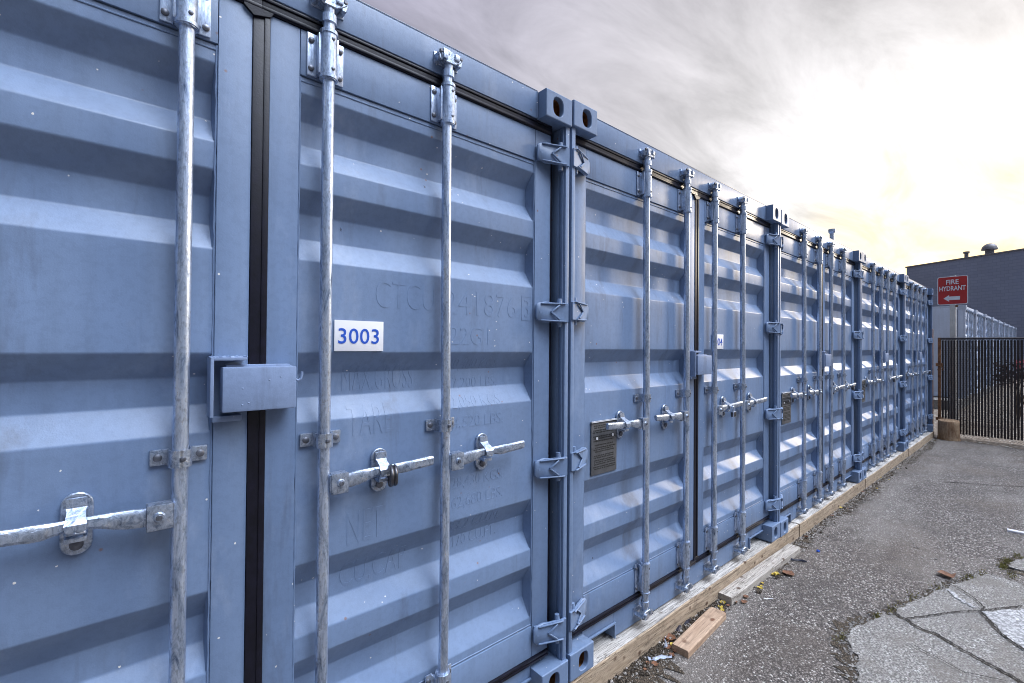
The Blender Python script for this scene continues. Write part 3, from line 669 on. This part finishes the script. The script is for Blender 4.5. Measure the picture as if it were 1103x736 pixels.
def text_mesh(body, size, ext=0.0005, off=0.0, sx=1.0, align='LEFT', space=1.0):
    cu = bpy.data.curves.new('t', 'FONT'); cu.body = body; cu.size = size; cu.extrude = ext; cu.offset = off; cu.align_x = align
    cu.space_character = space; cu.resolution_u = 4
    to = bpy.data.objects.new('t', cu); COL.objects.link(to); bpy.context.view_layer.update()
    me = bpy.data.meshes.new_from_object(to.evaluated_get(bpy.context.evaluated_depsgraph_get()))
    bpy.data.objects.remove(to); bpy.data.curves.remove(cu)
    for v in me.vertices: v.co = Vector((v.co.x*sx, -v.co.z, v.co.y))
    return me
def place_text(body, x, z, h, width, y, name, mat, parent, off=0.0, ext=0.0006, conform=None, space=1.0):
    me = text_mesh(body, 1.0, ext, off, 1.0, 'LEFT', space)
    xs = [v.co.x for v in me.vertices]; zs = [v.co.z for v in me.vertices]
    kx = width/(max(xs)-min(xs)); kz = h/(max(zs)-min(zs)); x0, z0 = min(xs), min(zs)
    for v in me.vertices: v.co = Vector((x+(v.co.x-x0)*kx, y+v.co.y, z+(v.co.z-z0)*kz))
    if conform:
        bm = bmesh.new(); bm.from_mesh(me)
        for zc, _ in PROF:
            bmesh.ops.bisect_plane(bm, geom=bm.verts[:]+bm.edges[:]+bm.faces[:], plane_co=(0, 0, zc), plane_no=(0, 0, 1))
        for v in bm.verts: v.co.y = conform(v.co.x, v.co.z)+(v.co.y-y)
        bm.to_mesh(me); bm.free()
    me.name = name; me.materials.clear(); me.materials.append(mat)
    o = bpy.data.objects.new(name, me); COL.objects.link(o); o.parent = parent; return o

proto, pdr, pdl = make_container()
ROWG = 'blue containers side by side in the long row'
LBL = ['nearest blue-grey container, with the white 3003 sign on its door',
       'second blue-grey container, its white 004 sign half hidden by a locking bar',
       'third blue-grey container, above the joint at the far end of the grey board',
       'fourth blue-grey container from the camera, second from the gate',
       'last blue-grey container of the row, ending at the slatted gate']
conts = [proto]
for i in range(1, 5): conts.append(copy_tree(proto))
DX = [-0.008, 0.004, 0.0, 0.0, 0.0]
for i, c in enumerate(conts):
    c.location = ((i+0.5)*S, 0, (-0.008, 0.004, -0.002, 0.0, 0.002)[i]); tag(c, LBL[i], 'shipping container', ROWG)
    for k in kids(c):
        if k.name.startswith('door') and not k.name.startswith(('door_h', 'door_s')): k.location.x = DX[i]
def doors(c): return [k for k in kids(c) if k.name.split('.')[0] == 'door']
def right_door(c): return [k for k in doors(c) if max(v.co.x for v in k.data.vertices) > 0.5][0]
for c, num in ((conts[0], '3003'), (conts[1], '3004')):
    d = right_door(c); g = G(); x0 = 0.2135; yb = YS-0.0045
    g.box(x0, x0+0.162, yb, yb+0.003, 1.4765, 1.574, 0.0006)
    s = g.done('number_sign', MWHITE, d); s['label'] = 'white number sign with blue digits'
    place_text(num, x0+0.012, 1.500, 0.049, 0.134, yb-0.0006, 'sign_digits', MBTXT, s, 0.006, 0.0004, None, 1.05)
# raised lettering under the paint of the nearest container's right leaf
rd = right_door(conts[0]); cf = lambda x, z: sheet_y(x, z, 1)-0.0004
RX = 0.655
for body, x, z, h, wd in (
    ('CTCU', 0.350, 1.622, 0.092, 0.225), ('241876', 0.622, 1.614, 0.092, 0.345), ('3', 1.012, 1.620, 0.076, 0.026), ('22G1', 0.640, 1.500, 0.070, 0.185),
    ('MAX.GROSS', 0.257, 1.345, 0.085, 0.255), ('30,480 KGS.', RX, 1.400, 0.050, 0.245), ('67,200 LBS.', RX, 1.325, 0.050, 0.245),
    ('TARE', 0.262, 1.205, 0.095, 0.150), ('2,050 KGS.', RX, 1.255, 0.050, 0.245), ('4,520 LBS.', RX, 1.180, 0.050, 0.245),
    ('NET', 0.262, 0.862, 0.100, 0.120), ('28,430 KGS.', RX, 0.955, 0.050, 0.245), ('62,680 LBS.', RX, 0.880, 0.050, 0.245),
    ('CU.CAP', 0.257, 0.710, 0.082, 0.235), ('33.2 CU.M.', RX, 0.790, 0.050, 0.245), ('1,170 CU.FT.', RX, 0.715, 0.050, 0.245)):
    place_text(body, x, z, h, wd, 0.0, 'raised_lettering', MP, rd, -0.006, 0.00045, cf)
g = G()
for a in ((0.996, 1.000, 1.606, 1.710), (1.050, 1.054, 1.606, 1.710), (1.0, 1.050, 1.606, 1.610), (1.0, 1.050, 1.706, 1.710)):
    g.box(a[0], a[1], cf(1.02, 1.65)-0.0006, cf(1.02, 1.65)+0.001, a[2], a[3])
g.done('raised_frame', MP, rd)

# ------------------------------------------------------------------ padlocks (hang from the catches)
def padlock(name, loc, kind, label):
    g = G(); r = 0.017
    if kind == 'shackle':
        g.tube([(-.012, 0, -.018), (-.012, 0, .004)]+[(.012*math.cos(a), 0, .006+.012*math.sin(a)) for a in [math.pi*(1-i/8) for i in range(9)]]+[(.012, 0, -.018)], 0.0036, 10)
        g.box(-.022, .022, -.011, .011, -.056, -.016, 0.005, 1)
    elif kind == 'disc':
        for a, b, rr in ((-.012, -.009, .026), (-.009, .009, .030), (.009, .012, .026)): g.cyl((0, a, -.022), (0, b, -.022), rr if a != -.012 else .022, rr if a != .009 else .022, 28, 1)
        g.tube([(-.012, 0, -.004), (-.010, 0, .010), (0, 0, .015), (.010, 0, .010), (.012, 0, -.004)], 0.0045, 10)
        g.cyl((0, -.012, -.022), (0, -.0135, -.022), .008, n=16)
    else:   # round ring-shaped lock seen on the nearest catch
        n = 28; ring = [(0.008*math.cos(2*math.pi*i/n), -0.006+0.026*math.cos(2*math.pi*i/n), -.004+0.028*math.sin(2*math.pi*i/n)) for i in range(n+1)]
        g.tube(ring, 0.0078, 12, 1); g.tube([(p[0]+0.013, p[1]-0.002, p[2]) for p in ring], 0.0065, 10, 1)
    o = g.done(name, [MG, MBRASS], None, loc, 40); tag(o, label, 'padlock', 'padlocks on the door handles'); return o
padlock('padlock', (0.5*S-0.008+0.175+0.200, 0.006, HZ-0.012), 'ring', 'round dark padlock on the inner handle below the 3003 sign')
padlock('padlock', (1.5*S+0.175+0.215, 0.002, HZ-0.006), 'shackle', 'small square padlock hanging from the handle below the 004 sign')
padlock('padlock', (2.5*S+0.598+0.215, -0.002, HZ+0.006), 'disc', 'black disc padlock on the outermost handle of the third container')
padlock('padlock', (3.5*S+0.175+0.205, -0.002, HZ+0.006), 'disc', 'disc padlock on an inner handle of the fourth container')
padlock('padlock', (4.5*S+0.598+0.200, -0.004, HZ+0.020), 'disc', 'silver disc padlock on the last handle before the slatted gate')

# ------------------------------------------------------------------ timber under the row
def beam(name, x0, x1, y0, y1, z0, z1, label, cat, group=None, mats=(MW_SIDE, MW_TOP), rz=0, seed=0, wob=0.004):
    cx, cyy, cz = (x0+x1)/2, (y0+y1)/2, z0; L2 = (x1-x0)/2; wy = (y1-y0)/2; h = z1-z0
    n = max(3, int((x1-x0)/0.06)); bm = bmesh.new(); rings = []
    for i in range(n+1):
        x = -L2+2*L2*i/n; r = []
        for (y, z) in ((-wy, 0), (wy, 0), (wy, h-0.005), (wy-0.005, h), (-wy+0.006, h), (-wy, h-0.006)):
            q = Vector((x*3+seed*7, y*9, z*9)); r.append(bm.verts.new((x, y+noise.noise(q)*wob, z+(noise.noise(q+Vector((5, 5, 5)))*wob if z > 0 else 0))))
        rings.append(r)
    for A, B in zip(rings, rings[1:]):
        for k in range(6):
            f = bm.faces.new((A[k], A[(k+1) % 6], B[(k+1) % 6], B[k])); f.material_index = 1 if k == 3 else 0
    bm.faces.new(rings[0][::-1]); bm.faces.new(rings[-1])
    g = G(); g.bm.free(); g.bm = bm; o = g.done(name, list(mats), None, (cx, cyy, cz), 25); o.rotation_euler.z = rz
    tag(o, label, cat, group); return o
TG = 'timber beams laid end to end under the containers'
TX = [(0.2, 2.35, 'timber beam at the left end, under the nearest container'), (2.355, 4.985, 'long timber beam beside the loose boards, under the second container'), (4.99, 5.345, 'short timber block between two long beams, just past the grey board'),
      (5.35, 7.48, 'timber beam under the third container, right after the short block'), (7.485, 9.95, 'timber beam under the fourth container'), (9.955, 12.30, 'last timber beam, ending by the upright log at the gate')]
for i, (a, b, lb) in enumerate(TX):
    beam('timber_beam', a, b, (0.003, 0.006, 0.012, 0.006, 0.002, -0.004)[i], 0.26, GZ-0.001, -0.010+(0.003 if i % 2 else 0), lb, 'timber beam', TG, seed=i)
# loose boards
beam('wooden_board', 3.185, 3.69, -0.140, -0.048, GZ+0.001, GZ+0.039, 'short reddish-brown board lying loose on the asphalt by the beam', 'board', None, (MW_BRN, MW_BRN), R(4.0), 31, 0.002)
beam('wooden_board', 3.86, 5.03, -0.088, 0.0, GZ+0.001, GZ+0.050, 'long weathered grey board lying against the timber beam', 'board', None, (MW_GREY, MW_GREY), R(-0.8), 37, 0.003)

# ------------------------------------------------------------------ gate, posts, log, sign
FX = 12.6
gate = empty('slatted_gate', (FX, -0.04, GZ)); tag(gate, 'chain-link gate with dark brown privacy slats at the end of the row', 'gate')
gz1 = 1.69-GZ; YW = 5.2; g = G()
n = int(YW/0.0395)
for i in range(n):
    y = -0.045-i*0.0395; q = random.Random(i)
    if y < -YW+0.03: break
    g.box(-0.004+q.uniform(-.001, .001), 0.004, y-0.0145, y+0.0145, 0.075+q.uniform(-.006, .006), gz1-0.03, 0)
g.done('privacy_slats', MSLAT, gate, smooth=0)
g = G(); dz = 0.0575; pitch = 0.115
for k in range(int(YW/0.0395)):        # woven zigzag wires running top to bottom
    y0 = -0.025-k*0.0395; pts = []; z = 0.025+(0 if k % 2 else dz)*0
    j = 0; zz = 0.02
    while zz < gz1+0.04:
        pts.append((0.007 if j % 2 else -0.007, y0-(0.0395 if j % 2 else 0), zz)); zz += 0.0395; j += 1
    g.tube(pts, 0.0024, 4)
g.done('chain_link_mesh', MWIRE, gate)
g = G(); g.tube([(0, 0.02, gz1), (0, -YW, gz1)], 0.021, 12); g.done('top_rail', MRPOST.copy() if False else MWIRE, gate)
g = G(); g.tube([(0, 0.0, 0.03), (0, 0.0, gz1+0.02)], 0.024, 12); g.done('gate_upright', MRPOST, gate)
g = G(); g.tube([(0, -YW, 0.0), (0, -YW, gz1+0.05)], 0.03, 12); g.done('gate_upright', MRPOST, gate)
g = G()
g.box(-0.034, 0.03, -0.05, 0.05, 1.30, 1.36, 0.004); g.done('hinge_band', MRPOST, gate); g = G(); g.box(-0.034, 0.03, -0.05, 0.05, 0.30, 0.35, 0.004); g.done('hinge_band', MRPOST, gate); g = G()
for i in range(6): g.tube([(-0.03+0.012*math.cos(a), 0.02-0.015*i+0.01*math.sin(a), 1.29-0.03*abs(i-2.5)*0.6-0.02*math.sin(a)) for a in [k*math.pi/4 for k in range(9)]], 0.0035, 6)
g.done('chain', MRPOST, gate)
g = G(); g.cyl((0, 0, 0), (0, 0, 1.98), 0.03, n=16); g.ball((0, 0, 1.98), 0.032, 1, 1, 0.6)
tag(g.done('fence_post', MRPOST, None, (12.45, 0.055, GZ)), 'rusty steel post between the last container and the slatted gate', 'post')
# log
bm = bmesh.new(); n = 28; rings = []
for j, z in enumerate((0, .05, .12, .19, .26, .325, .345)):
    r = []
    for i in range(n):
        a = 2*math.pi*i/n; rr = 0.145+0.018*noise.noise(Vector((math.cos(a)*1.6, math.sin(a)*1.6, z*2)))+0.006*noise.noise(Vector((math.cos(a)*8, math.sin(a)*8, z*3)))
        if j == 6: rr *= 0.96
        if j == 0: rr *= 1.04
        r.append(bm.verts.new((rr*math.cos(a), rr*math.sin(a), z+0.012*math.cos(a)*(z/0.345))))
    rings.append(r)
for A, B in zip(rings, rings[1:]):
    for i in range(n): bm.faces.new((A[i], A[(i+1) % n], B[(i+1) % n], B[i])).material_index = 0
bm.faces.new(rings[-1]); bm.faces.new(rings[0][::-1])
g = G(); g.bm.free(); g.bm = bm; tag(g.done('upright_log', MLOG, None, (12.27, -0.205, GZ), 50), 'short upright log section weathered pale, standing at the foot of the gate', 'log')
# fire hydrant sign
sg = empty('fire_hydrant_sign', (12.80, -0.20, GZ)); tag(sg, 'red fire hydrant sign with white arrow on a pale post behind the gate', 'sign')
g = G(); g.box(-0.012, 0.030, -0.045, 0.040, 0, 3.0, 0.003); g.box(-0.013, -0.0125, -0.006, 0.000, 0, 2.4); g.done('sign_post', MPOST, sg)
sb = empty('sb'); bpy.data.objects.remove(sb)
x0 = -0.018; hy, z0s, z1s = 0.212, 2.33-GZ, 2.862-GZ
def rrect(hw, za, zb, r=0.03, n=5):
    P = []
    for cx, cz, a0 in ((hw-r, zb-r, 0), (-hw+r, zb-r, 90), (-hw+r, za+r, 180), (hw-r, za+r, 270)):
        for i in range(n+1): a = R(a0+90*i/n); P.append((cx+r*math.cos(a), cz+r*math.sin(a)))
    return P
def yz_panel(P, xa, xb, name, mat, parent):
    g = G(); g.prism(P, xa, xb); 
    for v in g.bm.verts: v.co = Vector((v.co.y, -v.co.x, v.co.z))
    return g.done(name, mat, parent, smooth=20)
brd = yz_panel(rrect(hy, z0s, z1s), x0, x0+0.004, 'sign_board', MWTXT, sg)
yz_panel(rrect(hy-0.012, z0s+0.012, z1s-0.012, 0.024), x0-0.002, x0-0.0005, 'red_field', MRED, brd)
def yz_text(body, h, wd, zc, name):
    me = text_mesh(body, 1.0, 0.0008, 0.020); xs = [v.co.x for v in me.vertices]; zs = [v.co.z for v in me.vertices]
    kx, kz = wd/(max(xs)-min(xs)), h/(max(zs)-min(zs)); xm, z0 = (max(xs)+min(xs))/2, min(zs)
    for v in me.vertices: v.co = Vector((x0-0.0032+v.co.y, -(v.co.x-xm)*kx, zc+(v.co.z-z0)*kz))
    me.materials.clear(); me.materials.append(MWTXT); o = bpy.data.objects.new(name, me); COL.objects.link(o); o.parent = brd; return o
yz_text('FIRE', 0.088, 0.175, z1s-0.150, 'sign_lettering'); yz_text('HYDRANT', 0.088, 0.365, z1s-0.270, 'sign_lettering')
zc = z0s+0.120; ah = 0.062
yz_panel([(-0.125, zc), (-0.045, zc+ah), (-0.045, zc+0.033), (0.105, zc+0.033), (0.105, zc-0.033), (-0.045, zc-0.033), (-0.045, zc-ah)], x0-0.004, x0-0.0022, 'arrow', MWTXT, brd)
g = G(); g.cyl((x0-0.001, -0.062, z0s-0.03), (x0-0.010, -0.062, z0s-0.03), 0.022, n=14); g.done('bolt', MRPOST, sg)
sg.rotation_euler.z = R(-6)

# dark reddish plant behind the gate
bs = empty('red_leaved_shrub', (15.0, -0.95, GZ)); tag(bs, 'dark shrub with a few bright red leaves seen through the gate slats', 'shrub')
g = G(); q = random.Random(5)
for i in range(9): a = q.uniform(0, 6.28); g.tube([(0, 0, 0.02), (0.05*math.cos(a), 0.05*math.sin(a), 0.4), (0.16*math.cos(a), 0.22*math.sin(a), 0.8+q.random()*0.3)], [0.012, 0.009, 0.004], 6)
g.done('stem', MBARK, bs)
for nm, mt, cnt in (('foliage', MBUSH, 620), ('red_leaf', MREDF, 26)):
    g = G()
    for i in range(cnt):
        a, e, rr = q.uniform(0, 6.28), q.uniform(-1, 1), q.random()**0.5
        c = Vector((0.24*rr*math.cos(a), (0.05+0.30*rr)*math.sin(a), 1.12+0.30*rr*e)) if nm == 'foliage' else Vector((-0.15+q.uniform(-.05, .05), -0.03+q.uniform(-.06, .06), 1.34+q.uniform(-.10, .08)))
        d = Vector((q.uniform(-1, 1), q.uniform(-1, 1), q.uniform(-1, 1))).normalized()*0.038; n_ = d.orthogonal().normalized()*0.017
        vs = [g.bm.verts.new(c+p) for p in (d, n_, -d, -n_)]; g.bm.faces.new(vs)
    g.done(nm, mt, bs, smooth=0)

# ------------------------------------------------------------------ second row beyond the gate
def swap(me, m): 
    me = me.copy()
    for i in range(len(me.materials)):
        if me.materials[i] in (MP, MPL): me.materials[i] = m
    return me
FARG = 'pale containers in the far row beyond the gate'
def far_container():
    root = empty('shipping_container')
    for ch in kids(conts[1]):
        nm = ch.name.split('.')[0]
        o = ch.copy(); COL.objects.link(o); o.parent = root
        if nm == 'door': o.location.x = 0
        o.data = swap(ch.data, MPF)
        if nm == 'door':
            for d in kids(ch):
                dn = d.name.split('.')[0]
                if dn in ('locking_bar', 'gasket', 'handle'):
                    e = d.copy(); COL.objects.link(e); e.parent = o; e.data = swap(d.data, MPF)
    return root
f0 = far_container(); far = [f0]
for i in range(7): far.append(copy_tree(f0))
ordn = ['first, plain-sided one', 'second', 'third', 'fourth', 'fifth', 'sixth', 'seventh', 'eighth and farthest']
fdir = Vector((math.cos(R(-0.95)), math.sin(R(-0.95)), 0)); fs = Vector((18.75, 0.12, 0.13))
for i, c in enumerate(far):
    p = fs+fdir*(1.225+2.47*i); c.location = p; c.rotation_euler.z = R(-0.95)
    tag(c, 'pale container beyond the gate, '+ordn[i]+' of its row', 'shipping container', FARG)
g = G(); X = -XS-0.006                                     # plain clad side of the first one
g.box(X, X+0.05, 0.18, 5.88, 0.141, H-0.061, 0.004)
for y in (1.45, 2.9, 4.35): g.box(X-0.02, X, y-0.05, y+0.05, 0.141, H-0.061, 0.004)
g.done('side_cladding', MPF, f0)
for nm, P in (('footing', None),):
    g = G(); g.box(-1, 21.0, 0.06, 6.0, -0.29, -0.001, 0.0)
    o = g.done('concrete_footing', MCONC, None, fs, 0); o.rotation_euler.z = R(-0.95); o['kind'] = 'structure'

# ------------------------------------------------------------------ building behind
wd = Vector((3.1, 6.0, 0)).normalized(); a = math.atan2(wd.y, wd.x)
bl = empty('warehouse', (45.9, 5.6, GZ), a); tag(bl, 'large flat-roofed warehouse with a plain grey block wall', 'building')
BH = 7.72
g = G(); g.box(-62, 0, -22, 0.0, 0, BH-0.005, 0.0); o = g.done('wall', MBLOCK, bl, smooth=0)
g = G(); g.box(-62.05, 0.06, -22.05, 0.06, BH, BH+0.10, 0.01); g.done('roof_coping', MCOPE, bl)
C0 = Vector(cam.location if False else (0.9181, -1.379, 1.4894))
def on_wall(u, v, back=0.8):
    d = F+(u-551.5)/496.275*R2-(v-368)/496.275*U2
    nrm = Vector((wd.y, -wd.x, 0)); P0 = Vector((45.9, 5.6, 0))+nrm*back
    t = (P0-C0).dot(nrm)/d.dot(nrm); return C0+d*t
p = on_wall(1066, 270, 1.2)
# turbine-like hooded roof fan
rf = empty('roof_fan', (p.x, p.y, GZ+BH+0.10)); tag(rf, 'dome-hooded roof fan on the edge of the warehouse roof', 'roof vent')
g = G(); g.cyl((0, 0, 0), (0, 0, 0.55), 0.36, n=20); g.done('fan_curb', MCOPE, rf)
g = G(); bm = g.bm; n = 22; rings = []
for j in range(7):
    e = R(90*j/6); rings.append([bm.verts.new((0.66*math.cos(e)*math.cos(2*math.pi*i/n), 0.66*math.cos(e)*math.sin(2*math.pi*i/n), 0.55+0.50*math.sin(e))) for i in range(n)] if j < 6 else [bm.verts.new((0, 0, 1.05))])
for A, B in zip(rings, rings[1:]):
    for i in range(n): bm.faces.new((A[i], A[(i+1) % n], B[(i+1) % n], B[i]) if len(B) > 1 else (A[i], A[(i+1) % n], B[0]))
for i in range(n):
    t = 2*math.pi*i/n; g.box(-0.012, 0.012, 0.30, 0.67, 0.545, 0.56)
g.cyl((0, 0, 0.54), (0, 0, 0.555), 0.66, n=22)
g.done('fan_hood', MCOPE, rf, smooth=50); rf.scale = (0.62, 0.62, 0.85)
p = on_wall(1041, 277, 0.9)
g = G(); g.cyl((0, 0, 0), (0, 0, 0.42), 0.11, n=12); g.cyl((0, 0, 0.42), (0, 0, 0.54), 0.17, n=12)
tag(g.done('vent_pipe', MCOPE, None, (p.x, p.y, GZ+BH+0.10)), 'short vent pipe on the warehouse roof left of the hooded fan', 'vent pipe')
# flue on the container roofs
g = G(); g.cyl((0, 0, 0), (0, 0, 1.00), 0.034, n=18); g.cyl((0, 0, 1.00), (0, 0, 1.03), 0.034, 0.055, n=18); g.cyl((0, 0, 1.03), (0, 0, 1.08), 0.056, n=18)
tag(g.done('roof_flue', MG, None, (10.79, 1.2, 2.583)), 'galvanised flue with a wide cap standing up behind the container roof edge', 'flue')

# ------------------------------------------------------------------ litter and small debris
def leaf(loc, s, rz, mat, label, name='dry_leaf', group=None, curl=0.4, seed=0):
    q = random.Random(seed); bm = bmesh.new(); n = 7; L_, R_, Mid = [], [], []
    for i in range(n):
        t = i/(n-1); wdt = 0.42*math.sin(math.pi*min(1, t*1.02+0.01))**0.8*(1+0.25*q.uniform(-1, 1)); z = curl*(t-0.5)**2*1.0+0.01
        Mid.append(bm.verts.new((t-0.5, 0.03*q.uniform(-1, 1), z))); L_.append(bm.verts.new((t-0.5, wdt, z+curl*0.5*q.uniform(0.4, 1.2)*wdt*2))); R_.append(bm.verts.new((t-0.5, -wdt, z+curl*0.5*q.uniform(0.2, 1.3)*wdt*2)))
    for A, B in ((L_, Mid), (Mid, R_)):
        for i in range(n-1): bm.faces.new((A[i], A[i+1], B[i+1], B[i]))
    bmesh.ops.scale(bm, vec=(s, s, s), verts=bm.verts)
    ex = bmesh.ops.solidify(bm, geom=bm.faces[:], thickness=0.0008)
    g = G(); g.bm.free(); g.bm = bm; o = g.done(name, mat, None, loc, 60); o.rotation_euler.z = rz; tag(o, label, 'leaf', group); return o
leaf((5.42, -0.90, GZ+0.006), 0.12, R(35), MLEAF, 'large curled brown leaf lying at the edge of the concrete slab', seed=1, curl=0.45)
leaf((4.58, -0.16, GZ+0.005), 0.09, R(70), MLEAF, 'brown leaf alone on the asphalt right of the grey board', seed=2, curl=0.3)
leaf((3.93, -0.02, GZ+0.006), 0.08, R(20), MLEAFY, 'yellow leaf at the near end of the grey board', 'yellow_leaf', seed=3, curl=0.6)
leaf((3.25, -0.012, GZ+0.008), 0.075, R(120), MLEAF, 'orange-brown leaf caught beside the short brown board', seed=4, curl=0.5)
LG = 'small brown leaves along the timber'
q = random.Random(77)
for i in range(46):
    t = q.random()
    if i < 16: x, y = q.uniform(2.85, 3.35), q.uniform(-0.10, 0.02)
    elif i < 26: x, y = q.uniform(3.95, 4.5), q.uniform(-0.135, -0.095)
    elif i < 32: x, y = q.uniform(3.75, 3.95), q.uniform(-0.11, 0.02)
    else: x, y = q.uniform(5.3, 9.5), q.uniform(-0.09, 0.02)
    leaf((x, y, GZ+0.005), q.uniform(0.02, 0.048), q.uniform(0, 6.28), q.choice((MLEAF, MLEAF, MSOIL, MLEAFY)) if q.random() < 0.9 else MLEAFY, 'small crumpled brown leaf fragment among the dirt along the timber', group=LG, seed=100+i, curl=q.uniform(0.2, 0.9))
# grit and gravel, uncountable
def grit(name, n, area, r0, r1, mat, seed):
    q = random.Random(seed); g = G(); bm = g.bm
    for i in range(n):
        x, y = area(q); r = q.uniform(r0, r1)*(1 if q.random() < 0.9 else 1.7)
        c = Vector((x, y, GZ+0.004+r*0.35)); vs = []
        for p in ((1, 0, 0), (0, 1, 0), (-1, 0, 0), (0, -1, 0), (0, 0, 1), (0, 0, -1)):
            vs.append(bm.verts.new(c+Vector((p[0]*q.uniform(.6, 1.2), p[1]*q.uniform(.6, 1.2), p[2]*q.uniform(.5, .9)))*r))
        for a_, b_ in ((0, 1), (1, 2), (2, 3), (3, 0)): bm.faces.new((vs[a_], vs[b_], vs[4])); bm.faces.new((vs[b_], vs[a_], vs[5]))
    o = g.done(name, mat, None, None, 0); tag(o, kind='stuff'); return o
tag(grit('grit', 2600, lambda q: (q.uniform(2.4, 12.2), 0.03-abs(q.gauss(0, 0.055))), 0.003, 0.009, MGRIT, 1), 'loose grit and small stones gathered along the timber beams')
tag(grit('dark_debris', 1500, lambda q: (q.uniform(2.6, 12.0) if q.random() < 0.5 else q.uniform(2.7, 3.9), 0.03-abs(q.gauss(0, 0.05))), 0.003, 0.011, MSOIL, 2), 'dark crumbs of soil and bark gathered along the timber beams')
def near_edge(q):
    i = q.randrange(1, 15); a_, b_ = Vector(CONC[i]), Vector(CONC[i+1]); p = a_.lerp(b_, q.random()); return p.x+q.gauss(0, 0.03), p.y+q.gauss(0, 0.03)
tag(grit('edge_gravel', 1100, near_edge, 0.003, 0.008, MGRIT, 3), 'fine gravel in the broken edge of the concrete')
tag(grit('loose_stones', 900, lambda q: (q.uniform(3.0, 12), q.uniform(-2.2, 0.0)), 0.002, 0.006, MGRIT, 4), 'scattered small pale stones on the asphalt')
# moss: tufts of tiny blades
g = G(); q = random.Random(9); bm = g.bm
spots = [((4.42, -0.70), 0.022, 160), ((4.60, -0.745), 0.05, 70), ((4.85, -0.80), 0.06, 70), ((5.15, -0.90), 0.07, 80), ((5.5, -1.01), 0.06, 160), ((5.66, -1.06), 0.05, 60), ((5.95, -1.15), 0.035, 240), ((6.1, -1.17), 0.04, 170), ((6.28, -1.22), 0.05, 90), ((5.80, -1.20), 0.05, 90), ((4.0, -0.62), 0.04, 60)]
for (cx, cyy), s, n in spots:
    for i in range(n):
        x, y = cx+q.gauss(0, s), cyy+q.gauss(0, s*0.33); a_ = q.uniform(0, 6.28); h_ = q.uniform(0.004, 0.016); ww = 0.003
        p = Vector((x, y, GZ+0.004)); d = Vector((math.cos(a_), math.sin(a_), 0)); t = p+Vector((q.uniform(-.008, .008), q.uniform(-.008, .008), h_))
        bm.faces.new((bm.verts.new(p-d*ww), bm.verts.new(p+d*ww), bm.verts.new(t)))
tag(g.done('moss', MMOSS, None, None, 0), 'patchy green moss growing in the joint along the concrete edge', None, None, 'stuff')
# bits of rubbish
def crumple(name, loc, size, rz, mat, label, cat, seed):
    q = random.Random(seed); g = G(); n = 9
    top = []
    for i in range(n):
        t = i/(n-1)-0.5; y = 0.25*math.sin(i*1.3+seed)*size[1]; zc = size[2]*(0.6+0.3*math.sin(i*2.1+seed))
        hw = size[1]*(0.5+0.25*q.uniform(-1, 1))
        top.append([(t*size[0], y-hw, 0.001), (t*size[0], y-hw*0.4, zc), (t*size[0]+q.uniform(-.004, .004), y+hw*0.5, zc*q.uniform(.5, 1.1)), (t*size[0], y+hw, 0.001)])
    g.sweep(top); o = g.done(name, mat, None, loc, 15); o.rotation_euler.z = rz; tag(o, label, cat); return o
crumple('plastic_scrap', (3.075, -0.060, GZ+0.005), (0.13, 0.022, 0.014), R(-30), MPLAS, 'bluish scrap of plastic film near the near end of the brown board', 'scrap', 2)
crumple('foil_scrap', (3.235, 0.004, GZ+0.006), (0.16, 0.02, 0.018), R(30), MPLAS, 'pale bent foil strip between the beam and the brown board', 'scrap', 3)
crumple('black_scrap', (3.47, 0.012, GZ+0.006), (0.24, 0.026, 0.02), R(4), MBLK, 'black plastic strip wedged between the beam and the brown board', 'scrap', 5)
crumple('black_scrap', (4.845, -0.095, GZ+0.004), (0.20, 0.016, 0.016), R(-62), MBLK, 'dark plastic sliver on the asphalt beside the grey board end', 'scrap', 6)
crumple('blue_scrap', (5.17, -0.18, GZ+0.003), (0.035, 0.02, 0.012), R(10), MBTXT, 'tiny bright blue scrap on the asphalt past the grey board', 'scrap', 7)
crumple('white_scrap', (4.12, -0.20, GZ+0.003), (0.06, 0.008, 0.006), R(-40), MWHITE, 'tiny white sliver on the asphalt beside the grey board', 'scrap', 8)
# white painted batten at the right edge
bt = beam('painted_batten', 0, 0.62, -0.020, 0.020, 0, 0.020, 'white painted batten lying on the asphalt at the right edge', 'batten', None, (simple('flaking_white_paint', (0.72, 0.70, 0.72), 0.6, 0, 0.15, 30, 0.002), simple('white_paint', (0.78, 0.76, 0.78), 0.55, 0, 0.12, 30, 0.002)), R(-86), 51, 0.002)
bt.location = (6.99, -1.44, GZ+0.001)
